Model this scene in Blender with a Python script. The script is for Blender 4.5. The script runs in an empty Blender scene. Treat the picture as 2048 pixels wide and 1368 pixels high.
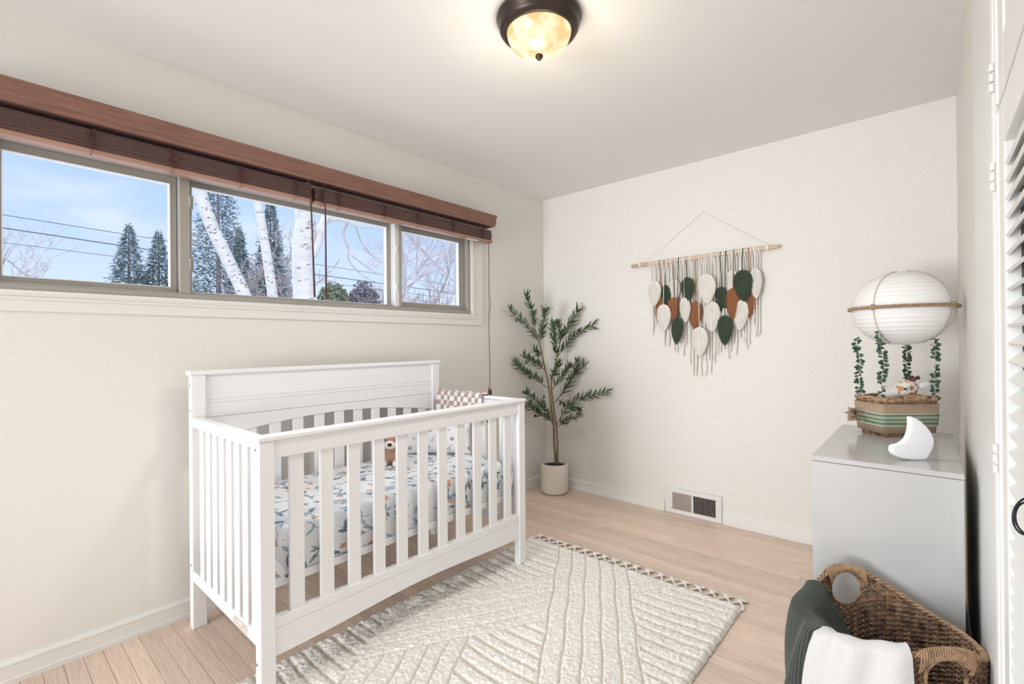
import bpy, math, random
import numpy as np
from mathutils import Vector, Matrix
random.seed(7); rng = np.random.default_rng(5)
sc = bpy.context.scene
col = sc.collection
PI = math.pi

# ---------------------------------------------------------------- camera
cam_d = bpy.data.cameras.new('camera'); cam = bpy.data.objects.new('camera', cam_d); col.objects.link(cam)
cam_d.sensor_width = 36.0; cam_d.lens = 953.456 / 2048 * 36; cam_d.clip_start = 0.02; cam_d.clip_end = 300
yaw, pitch, roll = 0.717964, 0.0021979, -0.0088081
F = Vector((-math.sin(yaw) * math.cos(pitch), math.cos(yaw) * math.cos(pitch), math.sin(pitch)))
R0 = Vector((math.cos(yaw), math.sin(yaw), 0)); U0 = R0.cross(F)
R1 = math.cos(roll) * R0 + math.sin(roll) * U0; U1 = -math.sin(roll) * R0 + math.cos(roll) * U0
M = Matrix((R1, U1, -F)).transposed().to_4x4(); M.translation = Vector((0, 0, 1.21))
cam.matrix_world = M
sc.camera = cam

# ---------------------------------------------------------------- exposure, world, sun, lights
sc.view_settings.view_transform = 'Standard'; sc.view_settings.look = 'None'
sc.view_settings.exposure = 0.37; sc.view_settings.gamma = 1.0; sc.view_settings.use_curve_mapping = False

w = bpy.data.worlds.new('world'); sc.world = w; w.use_nodes = True
nt = w.node_tree; nt.nodes.clear(); N = nt.nodes.new; Lk = nt.links.new
out = N('ShaderNodeOutputWorld'); bg = N('ShaderNodeBackground'); tc = N('ShaderNodeTexCoord')
sep = N('ShaderNodeSeparateXYZ'); Lk(tc.outputs['Generated'], sep.inputs[0])
ramp = N('ShaderNodeValToRGB'); e = ramp.color_ramp.elements
e[0].position = 0.0; e[0].color = (0.30, 0.31, 0.30, 1)
e[1].position = 1.0; e[1].color = (0.22, 0.42, 0.85, 1)
for p, c in ((0.49, (0.34, 0.35, 0.34, 1)), (0.505, (0.64, 0.74, 0.88, 1)), (0.6, (0.44, 0.585, 0.84, 1)), (0.72, (0.33, 0.50, 0.82, 1))):
    x = ramp.color_ramp.elements.new(p); x.color = c
ma = N('ShaderNodeMath'); ma.operation = 'MULTIPLY_ADD'; ma.inputs[1].default_value = 0.5; ma.inputs[2].default_value = 0.5
Lk(sep.outputs[2], ma.inputs[0]); Lk(ma.outputs[0], ramp.inputs[0])
mp = N('ShaderNodeMapping'); mp.inputs['Scale'].default_value = (1.6, 1.6, 5.0); Lk(tc.outputs['Generated'], mp.inputs[0])
nz = N('ShaderNodeTexNoise'); nz.inputs['Scale'].default_value = 2.6; nz.inputs['Detail'].default_value = 8; Lk(mp.outputs[0], nz.inputs['Vector'])
cr = N('ShaderNodeValToRGB'); cr.color_ramp.elements[0].position = 0.5; cr.color_ramp.elements[1].position = 0.78; Lk(nz.outputs[0], cr.inputs[0])
mxw = N('ShaderNodeMixRGB'); mxw.inputs[2].default_value = (0.72, 0.76, 0.83, 1)
gt = N('ShaderNodeMath'); gt.operation = 'GREATER_THAN'; gt.inputs[1].default_value = 0.0; Lk(sep.outputs[2], gt.inputs[0])
mu = N('ShaderNodeMath'); mu.operation = 'MULTIPLY'; Lk(cr.outputs[0], mu.inputs[0]); Lk(gt.outputs[0], mu.inputs[1])
mu2 = N('ShaderNodeMath'); mu2.operation = 'MULTIPLY'; mu2.inputs[1].default_value = 0.75; Lk(mu.outputs[0], mu2.inputs[0])
Lk(mu2.outputs[0], mxw.inputs[0]); Lk(ramp.outputs[0], mxw.inputs[1]); Lk(mxw.outputs[0], bg.inputs[0])
bg.inputs[1].default_value = 1.0; Lk(bg.outputs[0], out.inputs[0])

def light(name, kind, loc, rot, energy, color, **kw):
    d = bpy.data.lights.new(name, kind); d.energy = energy; d.color = color
    for k, v in kw.items(): setattr(d, k, v)
    o = bpy.data.objects.new(name, d); o.location = loc; o.rotation_euler = rot; col.objects.link(o); return o
# hazy sun / bright sky above the window side
sun = light('sun', 'SUN', (-6, 1, 6), (0, 0, 0), 4.2, (0.90, 0.95, 1.0), angle=math.radians(65))
sun.rotation_euler = Vector((0.85, 0.10, -0.85)).to_track_quat('-Z', 'Y').to_euler()
# broad fill area behind the camera, added to even out the room light
light('rear_fill', 'AREA', (-1.45, -3.05, 1.30), (math.radians(90), 0, math.radians(-3)), 27, (0.955, 0.98, 1.0), shape='RECTANGLE', size=1.6, size_y=2.0, spread=math.radians(110))
# added lamps: low fill behind the camera, second sun to brighten the birches
light('low_rear_fill', 'AREA', (-1.3, -2.7, 0.6), (math.radians(100), 0, 0), 12, (0.965, 0.985, 1.0), shape='RECTANGLE', size=1.8, size_y=0.8, spread=math.radians(80))
ysun = light('yard_fill_sun', 'SUN', (6, 0, 6), (0, 0, 0), 1.6, (1.0, 0.96, 0.92), angle=math.radians(12))
ysun.rotation_euler = Vector((-0.8, 0.35, -0.6)).to_track_quat('-Z', 'Y').to_euler()

# ---------------------------------------------------------------- helpers
class MB:
    def __init__(s): s.v = []; s.f = []; s.c = []
    def add(s, vs, fs, c=None):
        n = len(s.v); s.v += [tuple(map(float, p)) for p in vs]; s.f += [tuple(int(i) + n for i in f) for f in fs]
        if c is not None: s.c += [c] * len(vs)
        return s
    def box(s, x0, x1, y0, y1, z0, z1):
        return s.add([(x0, y0, z0), (x1, y0, z0), (x1, y1, z0), (x0, y1, z0), (x0, y0, z1), (x1, y0, z1), (x1, y1, z1), (x0, y1, z1)],
                     [(0, 3, 2, 1), (4, 5, 6, 7), (0, 1, 5, 4), (1, 2, 6, 5), (2, 3, 7, 6), (3, 0, 4, 7)])
    def tube(s, pts, r, n=6, closed=False, cap=True):
        P = [Vector(p) for p in pts]; m = len(P)
        r = [float(q) for q in r] if hasattr(r, '__len__') else [float(r)] * m
        T = []
        for i in range(m):
            a = P[(i - 1) % m] if (closed or i > 0) else P[i]; b = P[(i + 1) % m] if (closed or i < m - 1) else P[i]
            t = (b - a); T.append(t.normalized() if t.length > 1e-9 else Vector((0, 0, 1)))
        u = T[0].orthogonal().normalized(); vs = []
        for i in range(m):
            u = (u - T[i] * u.dot(T[i])); u = u.normalized() if u.length > 1e-6 else T[i].orthogonal().normalized()
            w_ = T[i].cross(u)
            for k in range(n):
                a = 2 * PI * k / n; vs.append(P[i] + r[i] * (math.cos(a) * u + math.sin(a) * w_))
        fs = []
        for i in range(m if closed else m - 1):
            j = (i + 1) % m
            for k in range(n): fs.append((i * n + k, i * n + (k + 1) % n, j * n + (k + 1) % n, j * n + k))
        if cap and not closed: fs += [tuple(range(n))[::-1], tuple(range((m - 1) * n, m * n))]
        return s.add(vs, fs)
    def lathe(s, prof, n=48, c=(0, 0, 0)):
        vs = []; fs = []; m = len(prof)
        for i, (r, z) in enumerate(prof):
            for k in range(n):
                a = 2 * PI * k / n; vs.append((c[0] + r * math.cos(a), c[1] + r * math.sin(a), c[2] + z))
        for i in range(m - 1):
            for k in range(n): fs.append((i * n + k, i * n + (k + 1) % n, (i + 1) * n + (k + 1) % n, (i + 1) * n + k))
        return s.add(vs, fs)
    def ell(s, c, r, n=16, m=10, rot=None):
        vs = []; fs = []
        for i in range(m + 1):
            t = PI * i / m
            for k in range(n):
                a = 2 * PI * k / n
                p = Vector((r[0] * math.sin(t) * math.cos(a), r[1] * math.sin(t) * math.sin(a), r[2] * math.cos(t)))
                if rot is not None: p = rot @ p
                vs.append(p + Vector(c))
        for i in range(m):
            for k in range(n): fs.append((i * n + k, (i + 1) * n + k, (i + 1) * n + (k + 1) % n, i * n + (k + 1) % n))
        return s.add(vs, fs)
    def prism(s, poly, axis, a, b):   # poly of 2-D points extruded along axis from a to b
        def P(p, t):
            return {0: (t, p[0], p[1]), 1: (p[0], t, p[1]), 2: (p[0], p[1], t)}[axis]
        n = len(poly)
        return s.add([P(p, a) for p in poly] + [P(p, b) for p in poly],
                     [tuple(range(n))[::-1], tuple(range(n, 2 * n))] + [(i, (i + 1) % n, n + (i + 1) % n, n + i) for i in range(n)])
    def grid(s, fn, nu, nv, close_u=False):
        vs = [fn(i / (nu if close_u else nu - 1), j / (nv - 1)) for j in range(nv) for i in range(nu)]
        fs = []
        for j in range(nv - 1):
            for i in range(nu if close_u else nu - 1):
                i2 = (i + 1) % nu; fs.append((j * nu + i, j * nu + i2, (j + 1) * nu + i2, (j + 1) * nu + i))
        return s.add(vs, fs)

def wloc(o):
    v = Vector((0, 0, 0))
    while o is not None: v += o.location; o = o.parent
    return v
def mk(name, mb, m, parent=None, smooth=False, bevel=0, kind=None, label=None, origin=None, colors=None, cat=None, group=None, solid=0, segs=2):
    me = bpy.data.meshes.new(name)
    off = wloc(parent) if parent else Vector((0, 0, 0))
    org = Vector(origin) if origin is not None else off
    V = np.array(mb.v, dtype=float) - np.array(org)
    me.from_pydata(V.tolist(), [], mb.f); me.update()
    if m: me.materials.append(m)
    if smooth: me.polygons.foreach_set('use_smooth', [True] * len(me.polygons))
    if colors is not None:
        at = me.color_attributes.new('paint', 'FLOAT_COLOR', 'POINT')
        c = np.ones((len(mb.v), 4)); c[:, :3] = colors; at.data.foreach_set('color', c.ravel())
    o = bpy.data.objects.new(name, me); col.objects.link(o)
    o.location = org - off
    if parent: o.parent = parent
    if bevel:
        b = o.modifiers.new('bevel', 'BEVEL'); b.width = bevel; b.segments = segs; b.limit_method = 'ANGLE'; b.angle_limit = math.radians(40)
        if not smooth: pass
    if solid:
        b = o.modifiers.new('solid', 'SOLIDIFY'); b.thickness = solid; b.offset = 0
    for k, v in (('kind', kind), ('label', label), ('category', cat), ('group', group)):
        if v: o[k] = v
    return o
def thing(name, label, cat, loc=(0, 0, 0), group=None):
    o = bpy.data.objects.new(name, None); o.empty_display_size = 0.05; col.objects.link(o); o.location = loc
    o['label'] = label; o['category'] = cat
    if group: o['group'] = group
    return o
def inst(src, parent, loc, rot=(0, 0, 0), scale=(1, 1, 1), name=None):
    c = src.copy(); c.parent = parent; c.location = loc; c.rotation_euler = rot; c.scale = scale
    col.objects.link(c); return c

def mat(name, color, rough=0.5, metal=0.0, var=0.0, vscale=8.0, bump=0.0, bscale=80.0, bdist=0.002, stretch=None, color2=None, paint=False, spec=0.5, sheen=0.0, trans=0.0, emit=None, estr=0, perobj=0.0, coat=0.0, sss=0.0):
    m = bpy.data.materials.new(name); m.use_nodes = True; nt = m.node_tree; b = nt.nodes['Principled BSDF']
    N = nt.nodes.new; L = nt.links.new
    b.inputs['Roughness'].default_value = rough; b.inputs['Metallic'].default_value = metal
    b.inputs['Specular IOR Level'].default_value = spec; b.inputs['Sheen Weight'].default_value = sheen
    b.inputs['Coat Weight'].default_value = coat
    if sss: b.inputs['Subsurface Weight'].default_value = sss; b.inputs['Subsurface Scale'].default_value = 0.02
    b.inputs['Transmission Weight'].default_value = trans
    tc = N('ShaderNodeTexCoord'); mp = N('ShaderNodeMapping'); L(tc.outputs['Object'], mp.inputs[0])
    if stretch: mp.inputs['Scale'].default_value = stretch
    if paint:
        a = N('ShaderNodeAttribute'); a.attribute_name = 'paint'; csock = a.outputs['Color']
    else:
        rgb = N('ShaderNodeRGB'); rgb.outputs[0].default_value = (*color, 1); csock = rgb.outputs[0]
    nz = N('ShaderNodeTexNoise'); nz.inputs['Scale'].default_value = vscale; nz.inputs['Detail'].default_value = 5; L(mp.outputs[0], nz.inputs['Vector'])
    if perobj:
        oi = N('ShaderNodeObjectInfo'); ad = N('ShaderNodeVectorMath'); ad.operation = 'ADD'
        sc_ = N('ShaderNodeVectorMath'); sc_.operation = 'SCALE'; sc_.inputs[0].default_value = (13.1, 7.7, 5.3)
        L(oi.outputs['Random'], sc_.inputs['Scale']); L(mp.outputs[0], ad.inputs[0]); L(sc_.outputs[0], ad.inputs[1]); L(ad.outputs[0], nz.inputs['Vector'])
    if color2 is not None:
        mx = N('ShaderNodeMixRGB'); mx.inputs[2].default_value = (*color2, 1); L(csock, mx.inputs[1])
        rr = N('ShaderNodeValToRGB'); rr.color_ramp.elements[0].position = 0.35; rr.color_ramp.elements[1].position = 0.65; L(nz.outputs[0], rr.inputs[0]); L(rr.outputs[0], mx.inputs[0]); csock = mx.outputs[0]
    elif var:
        hs = N('ShaderNodeHueSaturation'); mr = N('ShaderNodeMapRange'); mr.inputs['From Min'].default_value = 0.3; mr.inputs['From Max'].default_value = 0.7
        mr.inputs['To Min'].default_value = 1 - var; mr.inputs['To Max'].default_value = 1 + var
        L(nz.outputs[0], mr.inputs[0]); L(mr.outputs[0], hs.inputs['Value']); L(csock, hs.inputs['Color']); csock = hs.outputs[0]
    if perobj:
        hs = N('ShaderNodeHueSaturation'); mr = N('ShaderNodeMapRange'); mr.inputs['To Min'].default_value = 1 - perobj; mr.inputs['To Max'].default_value = 1 + perobj
        L(oi.outputs['Random'], mr.inputs[0]); L(mr.outputs[0], hs.inputs['Value']); L(csock, hs.inputs['Color']); csock = hs.outputs[0]
    L(csock, b.inputs['Base Color'])
    if bump:
        bz = N('ShaderNodeTexNoise'); bz.inputs['Scale'].default_value = bscale; bz.inputs['Detail'].default_value = 4; L(mp.outputs[0], bz.inputs['Vector'])
        bp = N('ShaderNodeBump'); bp.inputs['Strength'].default_value = bump; bp.inputs['Distance'].default_value = bdist
        L(bz.outputs[0], bp.inputs['Height']); L(bp.outputs[0], b.inputs['Normal'])
    if emit: b.inputs['Emission Color'].default_value = (*emit, 1); b.inputs['Emission Strength'].default_value = estr
    return m

# ---------------------------------------------------------------- materials
m_wall = mat('wall_paint', (0.83, 0.808, 0.765), 0.55, bump=0.75, bscale=62, bdist=0.006, spec=0.35)
m_wallL = mat('wall_paint_left', (0.83, 0.808, 0.765), 0.55, bump=0.16, bscale=70, bdist=0.003, spec=0.3)
m_ceil = mat('ceiling_paint', (0.87, 0.86, 0.845), 0.7, bump=0.08, bscale=60)
m_trim = mat('trim_paint', (0.84, 0.825, 0.785), 0.35, bump=0.03, bscale=30)
m_door = mat('door_paint', (0.84, 0.845, 0.84), 0.38, bump=0.03, bscale=25)
m_oak = mat('bleached_oak', (0.80, 0.635, 0.525), 0.42, var=0.17, vscale=9, stretch=(1.0, 34, 34), bump=0.08, bscale=60, bdist=0.001, perobj=0.11)
m_sub = mat('subfloor', (0.16, 0.10, 0.07), 0.9, var=0.1)
m_vinyl = mat('window_vinyl', (0.38, 0.36, 0.33), 0.4, var=0.02)
m_white_v = mat('white_vinyl', (0.80, 0.80, 0.79), 0.35, var=0.02)
m_crib = mat('white_lacquer', (0.92, 0.92, 0.93), 0.28, bump=0.02, bscale=20)
m_blindw = mat('cherry_wood', (0.245, 0.122, 0.088), 0.42, var=0.22, vscale=7, stretch=(18, 1.0, 18))
m_slat = mat('slat_wood', (0.15, 0.082, 0.072), 0.5, var=0.18, vscale=9, stretch=(18, 1.0, 18))
m_rail = mat('rail_wood', (0.42, 0.24, 0.18), 0.4, var=0.12, vscale=7, stretch=(18, 1.0, 18))
m_cord = mat('brown_cord', (0.12, 0.05, 0.05), 0.8, var=0.2, vscale=300)
m_wand = mat('wand_wood', (0.085, 0.035, 0.03), 0.35, var=0.1, vscale=60)
m_bronze = mat('oiled_bronze', (0.055, 0.04, 0.035), 0.35, metal=0.7, var=0.15, vscale=20)
m_dres = mat('grey_gloss', (0.53, 0.53, 0.53), 0.14, var=0.01, spec=0.5)
m_pot = mat('matte_cream_ceramic', (0.80, 0.76, 0.71), 0.6, bump=0.04, bscale=90)
m_soil = mat('dark_soil', (0.02, 0.018, 0.016), 0.95, bump=0.8, bscale=150, bdist=0.01)
m_bark = mat('olive_bark', (0.24, 0.17, 0.11), 0.85, var=0.3, vscale=60, stretch=(1, 1, 0.25), bump=0.6, bscale=120)
m_leaf = mat('olive_leaf', (0.125, 0.19, 0.10), 0.45, var=0.3, vscale=30, perobj=0.35)
m_olive = mat('black_olive', (0.02, 0.012, 0.018), 0.25, var=0.1)
m_rodw = mat('birch_dowel', (0.70, 0.53, 0.41), 0.6, var=0.1, vscale=20, stretch=(1, 12, 12))
m_cream = mat('cream_cotton', (0.92, 0.88, 0.82), 0.9, bump=0.5, bscale=400, sheen=0.2)
m_rust = mat('rust_cotton', (0.36, 0.145, 0.07), 0.9, var=0.12, vscale=100, bump=0.5, bscale=400)
m_green = mat('forest_cotton', (0.055, 0.078, 0.052), 0.9, var=0.15, vscale=100, bump=0.5, bscale=400)
m_rug = mat('cream_wool_pile', (0.90, 0.86, 0.79), 0.95, paint=True, var=0.03, vscale=180, bump=0.35, bscale=420, bdist=0.003, sheen=0.3)
m_rugb = mat('jute_backing', (0.50, 0.43, 0.33), 0.95, var=0.15, vscale=200, bump=0.4, bscale=500)
m_vent = mat('vent_enamel', (0.80, 0.79, 0.77), 0.4, var=0.02)
m_ventd = mat('duct_shade', (0.06, 0.05, 0.05), 0.8, var=0.2)
m_louv = mat('vent_louver_enamel', (0.50, 0.44, 0.40), 0.45, var=0.1)
m_black = mat('black_iron', (0.012, 0.013, 0.018), 0.4, var=0.1)
m_closet = mat('closet_shade', (0.10, 0.09, 0.07), 0.9, var=0.1)  # dark tone paints in the shade of the closet interior
m_sea = mat('seagrass', (0.27, 0.165, 0.10), 0.5, var=0.75, vscale=45, bump=0.6, bscale=240, perobj=0.12)
m_ratt = mat('rattan_wrap', (0.40, 0.255, 0.15), 0.5, var=0.4, vscale=60)
m_knit = mat('dark_green_knit', (0.034, 0.045, 0.036), 0.95, var=0.3, vscale=160, bump=0.8, bscale=420, bdist=0.003, sheen=0.3)
m_towel = mat('white_cotton_towel', (0.74, 0.735, 0.74), 0.95, var=0.03, vscale=120, bump=0.6, bscale=380, bdist=0.003, sheen=0.2)
m_paper = mat('rice_paper', (0.88, 0.87, 0.87), 0.8, bump=0.35, bscale=25, stretch=(1, 1, 5), sss=0.2)
m_jute = mat('jute_rope', (0.40, 0.28, 0.18), 0.85, var=0.3, vscale=150, bump=0.6, bscale=300)
m_burlap = mat('burlap', (0.47, 0.34, 0.24), 0.95, var=0.25, vscale=220, bump=0.9, bscale=350, bdist=0.004)
m_ribg = mat('sage_ribbon', (0.34, 0.43, 0.30), 0.5, var=0.1, vscale=40)
m_ribd = mat('dark_sage_ribbon', (0.13, 0.20, 0.13), 0.6, var=0.1, vscale=40)
m_ribl = mat('pale_sage_ribbon', (0.56, 0.64, 0.52), 0.5, var=0.1, vscale=40)
m_vleaf = mat('eucalyptus_leaf', (0.055, 0.12, 0.085), 0.5, var=0.3, vscale=60)
m_vstem = mat('vine_stem', (0.55, 0.50, 0.40), 0.7, var=0.1)
m_moon = mat('white_moon_plastic', (0.92, 0.92, 0.94), 0.35)
m_metal = mat('steel_bolt', (0.35, 0.35, 0.36), 0.35, metal=1.0, var=0.05)
m_paint = mat('printed_sheet', (1, 1, 1), 0.85, paint=True, bump=0.15, bscale=500, sheen=0.1)
m_mus = mat('muslin_check', (1, 1, 1), 0.9, paint=True, bump=0.4, bscale=260)
m_label = mat('paper_label', (0.72, 0.68, 0.64), 0.7, color2=(0.45, 0.36, 0.33), vscale=160, stretch=(0.15, 1, 1))

# ---------------------------------------------------------------- room shell
XL, XR, YB, YR, H = -2.507, 0.115, 3.295, -3.20, 2.44
WY0, WY1, WZ0, WZ1 = 0.0, 2.414, 1.42, 2.01
def struct(name, mb, m, **kw): return mk(name, mb, m, kind='structure', **kw)
floor = struct('floor', MB().box(XL - .15, XR + .7, YR - .1, YB + .1, -0.12, -0.014), m_sub)
random.seed(11)
y = YR; row = 0; pl_w = 0.0573
while y < YB:
    y2 = min(y + pl_w, YB); x = XL - random.random() * 0.9
    far = y > -0.1
    while x < XR:
        L_ = random.choice([0.55, 0.8, 1.0, 1.25, 1.5]) if far else 3.0
        a, b = max(x, XL), min(x + L_, XR)
        if b - a > 0.03:
            dz = random.uniform(-0.0006, 0)
            mk('plank', MB().box(a + .0003, b - .0003, y + .0006, y2 - .0006, -0.0145, dz), m_oak, floor, bevel=0.0006, segs=1, origin=((a + b) / 2, (y + y2) / 2, 0))
        x += L_
    y = y2; row += 1
struct('ceiling', MB().box(XL - .15, XR + .75, YR - .1, YB + .1, H, H + .12), m_ceil)
wl = MB()
wl.box(XL - .15, XL, YR - .1, WY0, 0, H); wl.box(XL - .15, XL, WY1, YB + .1, 0, H)
wl.box(XL - .15, XL, WY0, WY1, 0, WZ0); wl.box(XL - .15, XL, WY0, WY1, WZ1, H)
struct('wall_left', wl, m_wallL)
struct('wall_back', MB().box(XL, XR + .75, YB, YB + .1, 0, H), m_wall)
DY0, DY1, DZ1 = 0.28, 1.445, 2.36
wr = MB(); wr.box(XR, XR + .1, DY1 + .01, YB, 0, H); wr.box(XR, XR + .1, YR, DY0, 0, H); wr.box(XR, XR + .1, DY0, DY1 + .01, DZ1, H)
struct('wall_right', wr, m_wall)
struct('wall_closet', MB().box(XR + .65, XR + .7, YR, YB, 0, H).box(XR + .1, XR + .65, 1.9, 1.95, 0, H).box(XR + .1, XR + .65, .1, .15, 0, H), m_closet)
struct('wall_rear', MB().box(XL, XR + .7, YR - .1, YR, 0, H), m_wall)

# baseboards: moulded profile (u = out from wall, z)
prof = [(0, 0), (.017, 0), (.018, .018), (.013, .021), (.0125, .055), (.012, .066), (.016, .069), (.015, .075), (.006, .082), (.004, .087), (0, .088)]
def base(name, mb): return struct(name, mb, m_trim)
mb = MB(); mb.prism([(XL + u, z) for u, z in prof], 1, YR, YB); base('baseboard_left', mb)
mb = MB(); mb.prism([(YB - u, z) for u, z in prof], 0, XL, -1.432); mb.prism([(YB - u, z) for u, z in prof], 0, -1.034, XR); base('baseboard_back', mb)
mb = MB(); mb.prism([(XR - u, z) for u, z in prof], 1, 2.02, YB); base('baseboard_right', mb)

# right door casing
mb = MB(); mb.prism([(XR, 1.452), (XR - .007, 1.452), (XR - .009, 1.460), (XR - .009, 1.530), (XR - .0055, 1.545), (XR - .0035, 1.56), (XR - .003, 2.08), (XR - .001, 2.11), (XR, 2.11)], 2, 0, H - .001)
struct('trim_1', mb, m_door)
mb = MB(); mb.box(XR - .004, XR + .05, DY1 - .0, 1.4515, 0, H - .002); struct('trim_2', mb, m_trim)

# ---------------------------------------------------------------- closet doors
def door(name, z0, z1, louvered, hinges):
    d = struct(name, MB().box(XR + .02, XR + .028, DY0 + .06, DY1 - .12, z0 + .08, z1 - .08), m_closet if louvered else m_door)  # behind louvers, a dark sheet standing in for closet shade
    x0, x1 = XR - .002, XR + .034
    a, b = DY0 + .008, DY1 - .006
    mk('stile', MB().box(x0, x1, b - .112, b, z0, z1), m_door, d, bevel=.003)
    mk('stile', MB().box(x0, x1, a, a + .112, z0, z1), m_door, d, bevel=.003)
    mk('rail', MB().box(x0 + .0004, x1 - .0004, a + .11, b - .11, z1 - .09, z1), m_door, d, bevel=.002)
    mk('rail', MB().box(x0 + .0004, x1 - .0004, a + .11, b - .11, z0, z0 + .11), m_door, d, bevel=.002)
    mk('bead', MB().box(x0 - .004, x0 + .006, b - .030, b - .018, z0 + .004, z1 - .004), m_door, d, bevel=.003)
    if louvered:
        n = 0; z = z0 + .12
        while z < z1 - .10:
            mbs = MB(); c = Vector((x0 + .020, 0, z)); dx, dz = .019, .018
            q = [(c.x - dx, c.z - dz), (c.x - dx + .004, c.z - dz - .004), (c.x + dx + .003, c.z + dz - .003), (c.x + dx, c.z + dz)]
            mbs.prism([(p[0], p[1]) for p in q], 1, a + .105, b - .108)
            mk('louver', mbs, m_door, d); z += .0348; n += 1
    else:
        mk('panel', MB().box(x0 + .004, x1 - .004, a + .112, b - .112, z0 + .09, z1 - .09), m_door, d, bevel=.004)
    for hz in hinges:
        hm = MB()
        for k in range(3): hm.tube([(x0 - .006, DY1 + .002, hz - .03 + k * .022), (x0 - .006, DY1 + .002, hz - .014 + k * .022)], .0052, 10)
        mk('hinge', hm, m_trim, d)
    return d
d1 = door('door_1', 0.02, 1.683, True, (0.955, 1.556, 0.30))
d2 = door('door_2', 1.693, DZ1 - .005, False, (1.768, 2.28))
# dark ring pull hanging on the louvered door
mb = MB(); cx, cy, cz = .094, .880, .984
for tilt, rr, dzz in ((0.10, .021, 0.002), (-0.22, .018, -.001)):
    P = []
    for k in range(28):
        a = 2 * PI * k / 28; l = rr * math.cos(a); zz = rr * 1.15 * math.sin(a)
        P.append((cx + .753 * l + .25 * tilt * zz, cy + .658 * l, cz + zz + dzz + tilt * l * .3))
    mb.tube(P, .0013, 6, closed=True)
mb.tube([(XR - .004, cy + .01, cz + .02), (cx, cy, cz + .024)], .003, 6)
mk('ring_pull', mb, m_black, d1, smooth=True, label='dark twisted iron ring pull')

# ---------------------------------------------------------------- window
win = struct('window_1', MB().box(XL - .115, XL - .095, WY0 + .002, WY1 - .002, WZ0, WZ0 + .012), m_vinyl)
fx0, fx1 = XL - .09, XL + .002
fr = MB()
fr.box(fx0, fx1 + .006, WY0 + .002, WY1 - .002, WZ0 - .006, WZ0 + .022); fr.box(fx0, fx1, WY0 + .002, WY1 - .002, WZ1 - .03, WZ1)
fr.box(fx0, fx1, WY0 + .002, WY0 + .03, WZ0 + .022, WZ1 - .03); fr.box(fx0, fx1, WY1 - .028, WY1 - .002, WZ0 + .022, WZ1 - .03)
mk('frame', fr, m_vinyl, win, bevel=.002)
mk('track', MB().box(fx0 + .01, fx1 + .003, WY0 + .03, WY1 - .03, WZ0 + .022, WZ0 + .027).box(fx0 + .01, fx1 + .003, WY0 + .03, WY1 - .03, WZ1 - .045, WZ1 - .03), m_vinyl, win, bevel=.001)
mk('mullion', MB().box(fx0, fx1 + .003, .626, .667, WZ0 + .022, WZ1 - .03), m_vinyl, win, bevel=.003)
mk('mullion', MB().box(fx0, fx1 + .001, 1.762, 1.792, WZ0 + .022, WZ1 - .03), m_white_v, win, bevel=.003, label='white centre post beside the right sash')
mk('mullion', MB().box(fx0, fx1 + .003, 1.792, 1.814, WZ0 + .022, WZ1 - .03), m_vinyl, win, bevel=.003)
mg = bpy.data.materials.new('window_glass'); mg.use_nodes = True; nt = mg.node_tree; nt.nodes.clear()
o_ = nt.nodes.new('ShaderNodeOutputMaterial'); mi = nt.nodes.new('ShaderNodeMixShader'); tr = nt.nodes.new('ShaderNodeBsdfTransparent'); gl = nt.nodes.new('ShaderNodeBsdfGlossy')
gl.inputs['Roughness'].default_value = 0.02; mi.inputs[0].default_value = 0.003
nt.links.new(tr.outputs[0], mi.inputs[1]); nt.links.new(gl.outputs[0], mi.inputs[2]); nt.links.new(mi.outputs[0], o_.inputs[0])
def sash(y0, y1, gy0, gy1, gz0, gz1, dx, mt):
    a0, a1 = XL - .07 + dx, XL - .03 + dx; z0, z1 = WZ0 + .027, WZ1 - .045
    s_ = MB(); s_.box(a0, a1, y0, gy0, z0, z1); s_.box(a0, a1, gy1, y1, z0, z1); s_.box(a0 + .0003, a1 - .0003, gy0 - .001, gy1 + .001, z0, gz0); s_.box(a0 + .0003, a1 - .0003, gy0 - .001, gy1 + .001, gz1, z1)
    s = mk('sash', s_, mt, win, bevel=.002)
    b_ = MB(); t = .004
    b_.box(a0 + .015, a1 + .002, gy0, gy0 + t, gz0, gz1); b_.box(a0 + .015, a1 + .002, gy1 - t, gy1, gz0, gz1); b_.box(a0 + .015, a1 + .002, gy0 + t, gy1 - t, gz0, gz0 + t); b_.box(a0 + .015, a1 + .002, gy0 + t, gy1 - t, gz1 - t, gz1)
    mk('glazing_bead', b_, m_white_v, s)
    mk('pane', MB().box((a0 + a1) / 2 - .002, (a0 + a1) / 2 + .002, gy0 + .001, gy1 - .001, gz0 + .001, gz1 - .001), mg, s)
    return s
sash(.032, .624, .085, .600, 1.470, 1.934, 0, m_vinyl)
sash(.669, 1.760, .682, 1.733, 1.455, 1.944, -.012, m_vinyl)
sash(1.816, 2.384, 1.828, 2.330, 1.478, 1.936, 0, m_vinyl)
for ly, lz, mt in ((1.777, 1.80, m_white_v), (1.777, 1.56, m_white_v), (.672, 1.86, m_vinyl), (.672, 1.58, m_vinyl)):
    lm = MB(); X0 = XL - .012
    lm.box(X0, X0 + .006, ly - .010, ly + .010, lz - .03, lz + .03)
    lm.tube([(X0 + .006, ly, lz + .018), (X0 + .016, ly - .006, lz + .020), (X0 + .018, ly - .006, lz - .004), (X0 + .012, ly - .005, lz - .026)], [.006, .006, .005, .004], 8)
    mk('latch', lm, mt, win, smooth=False, bevel=.001)
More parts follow.
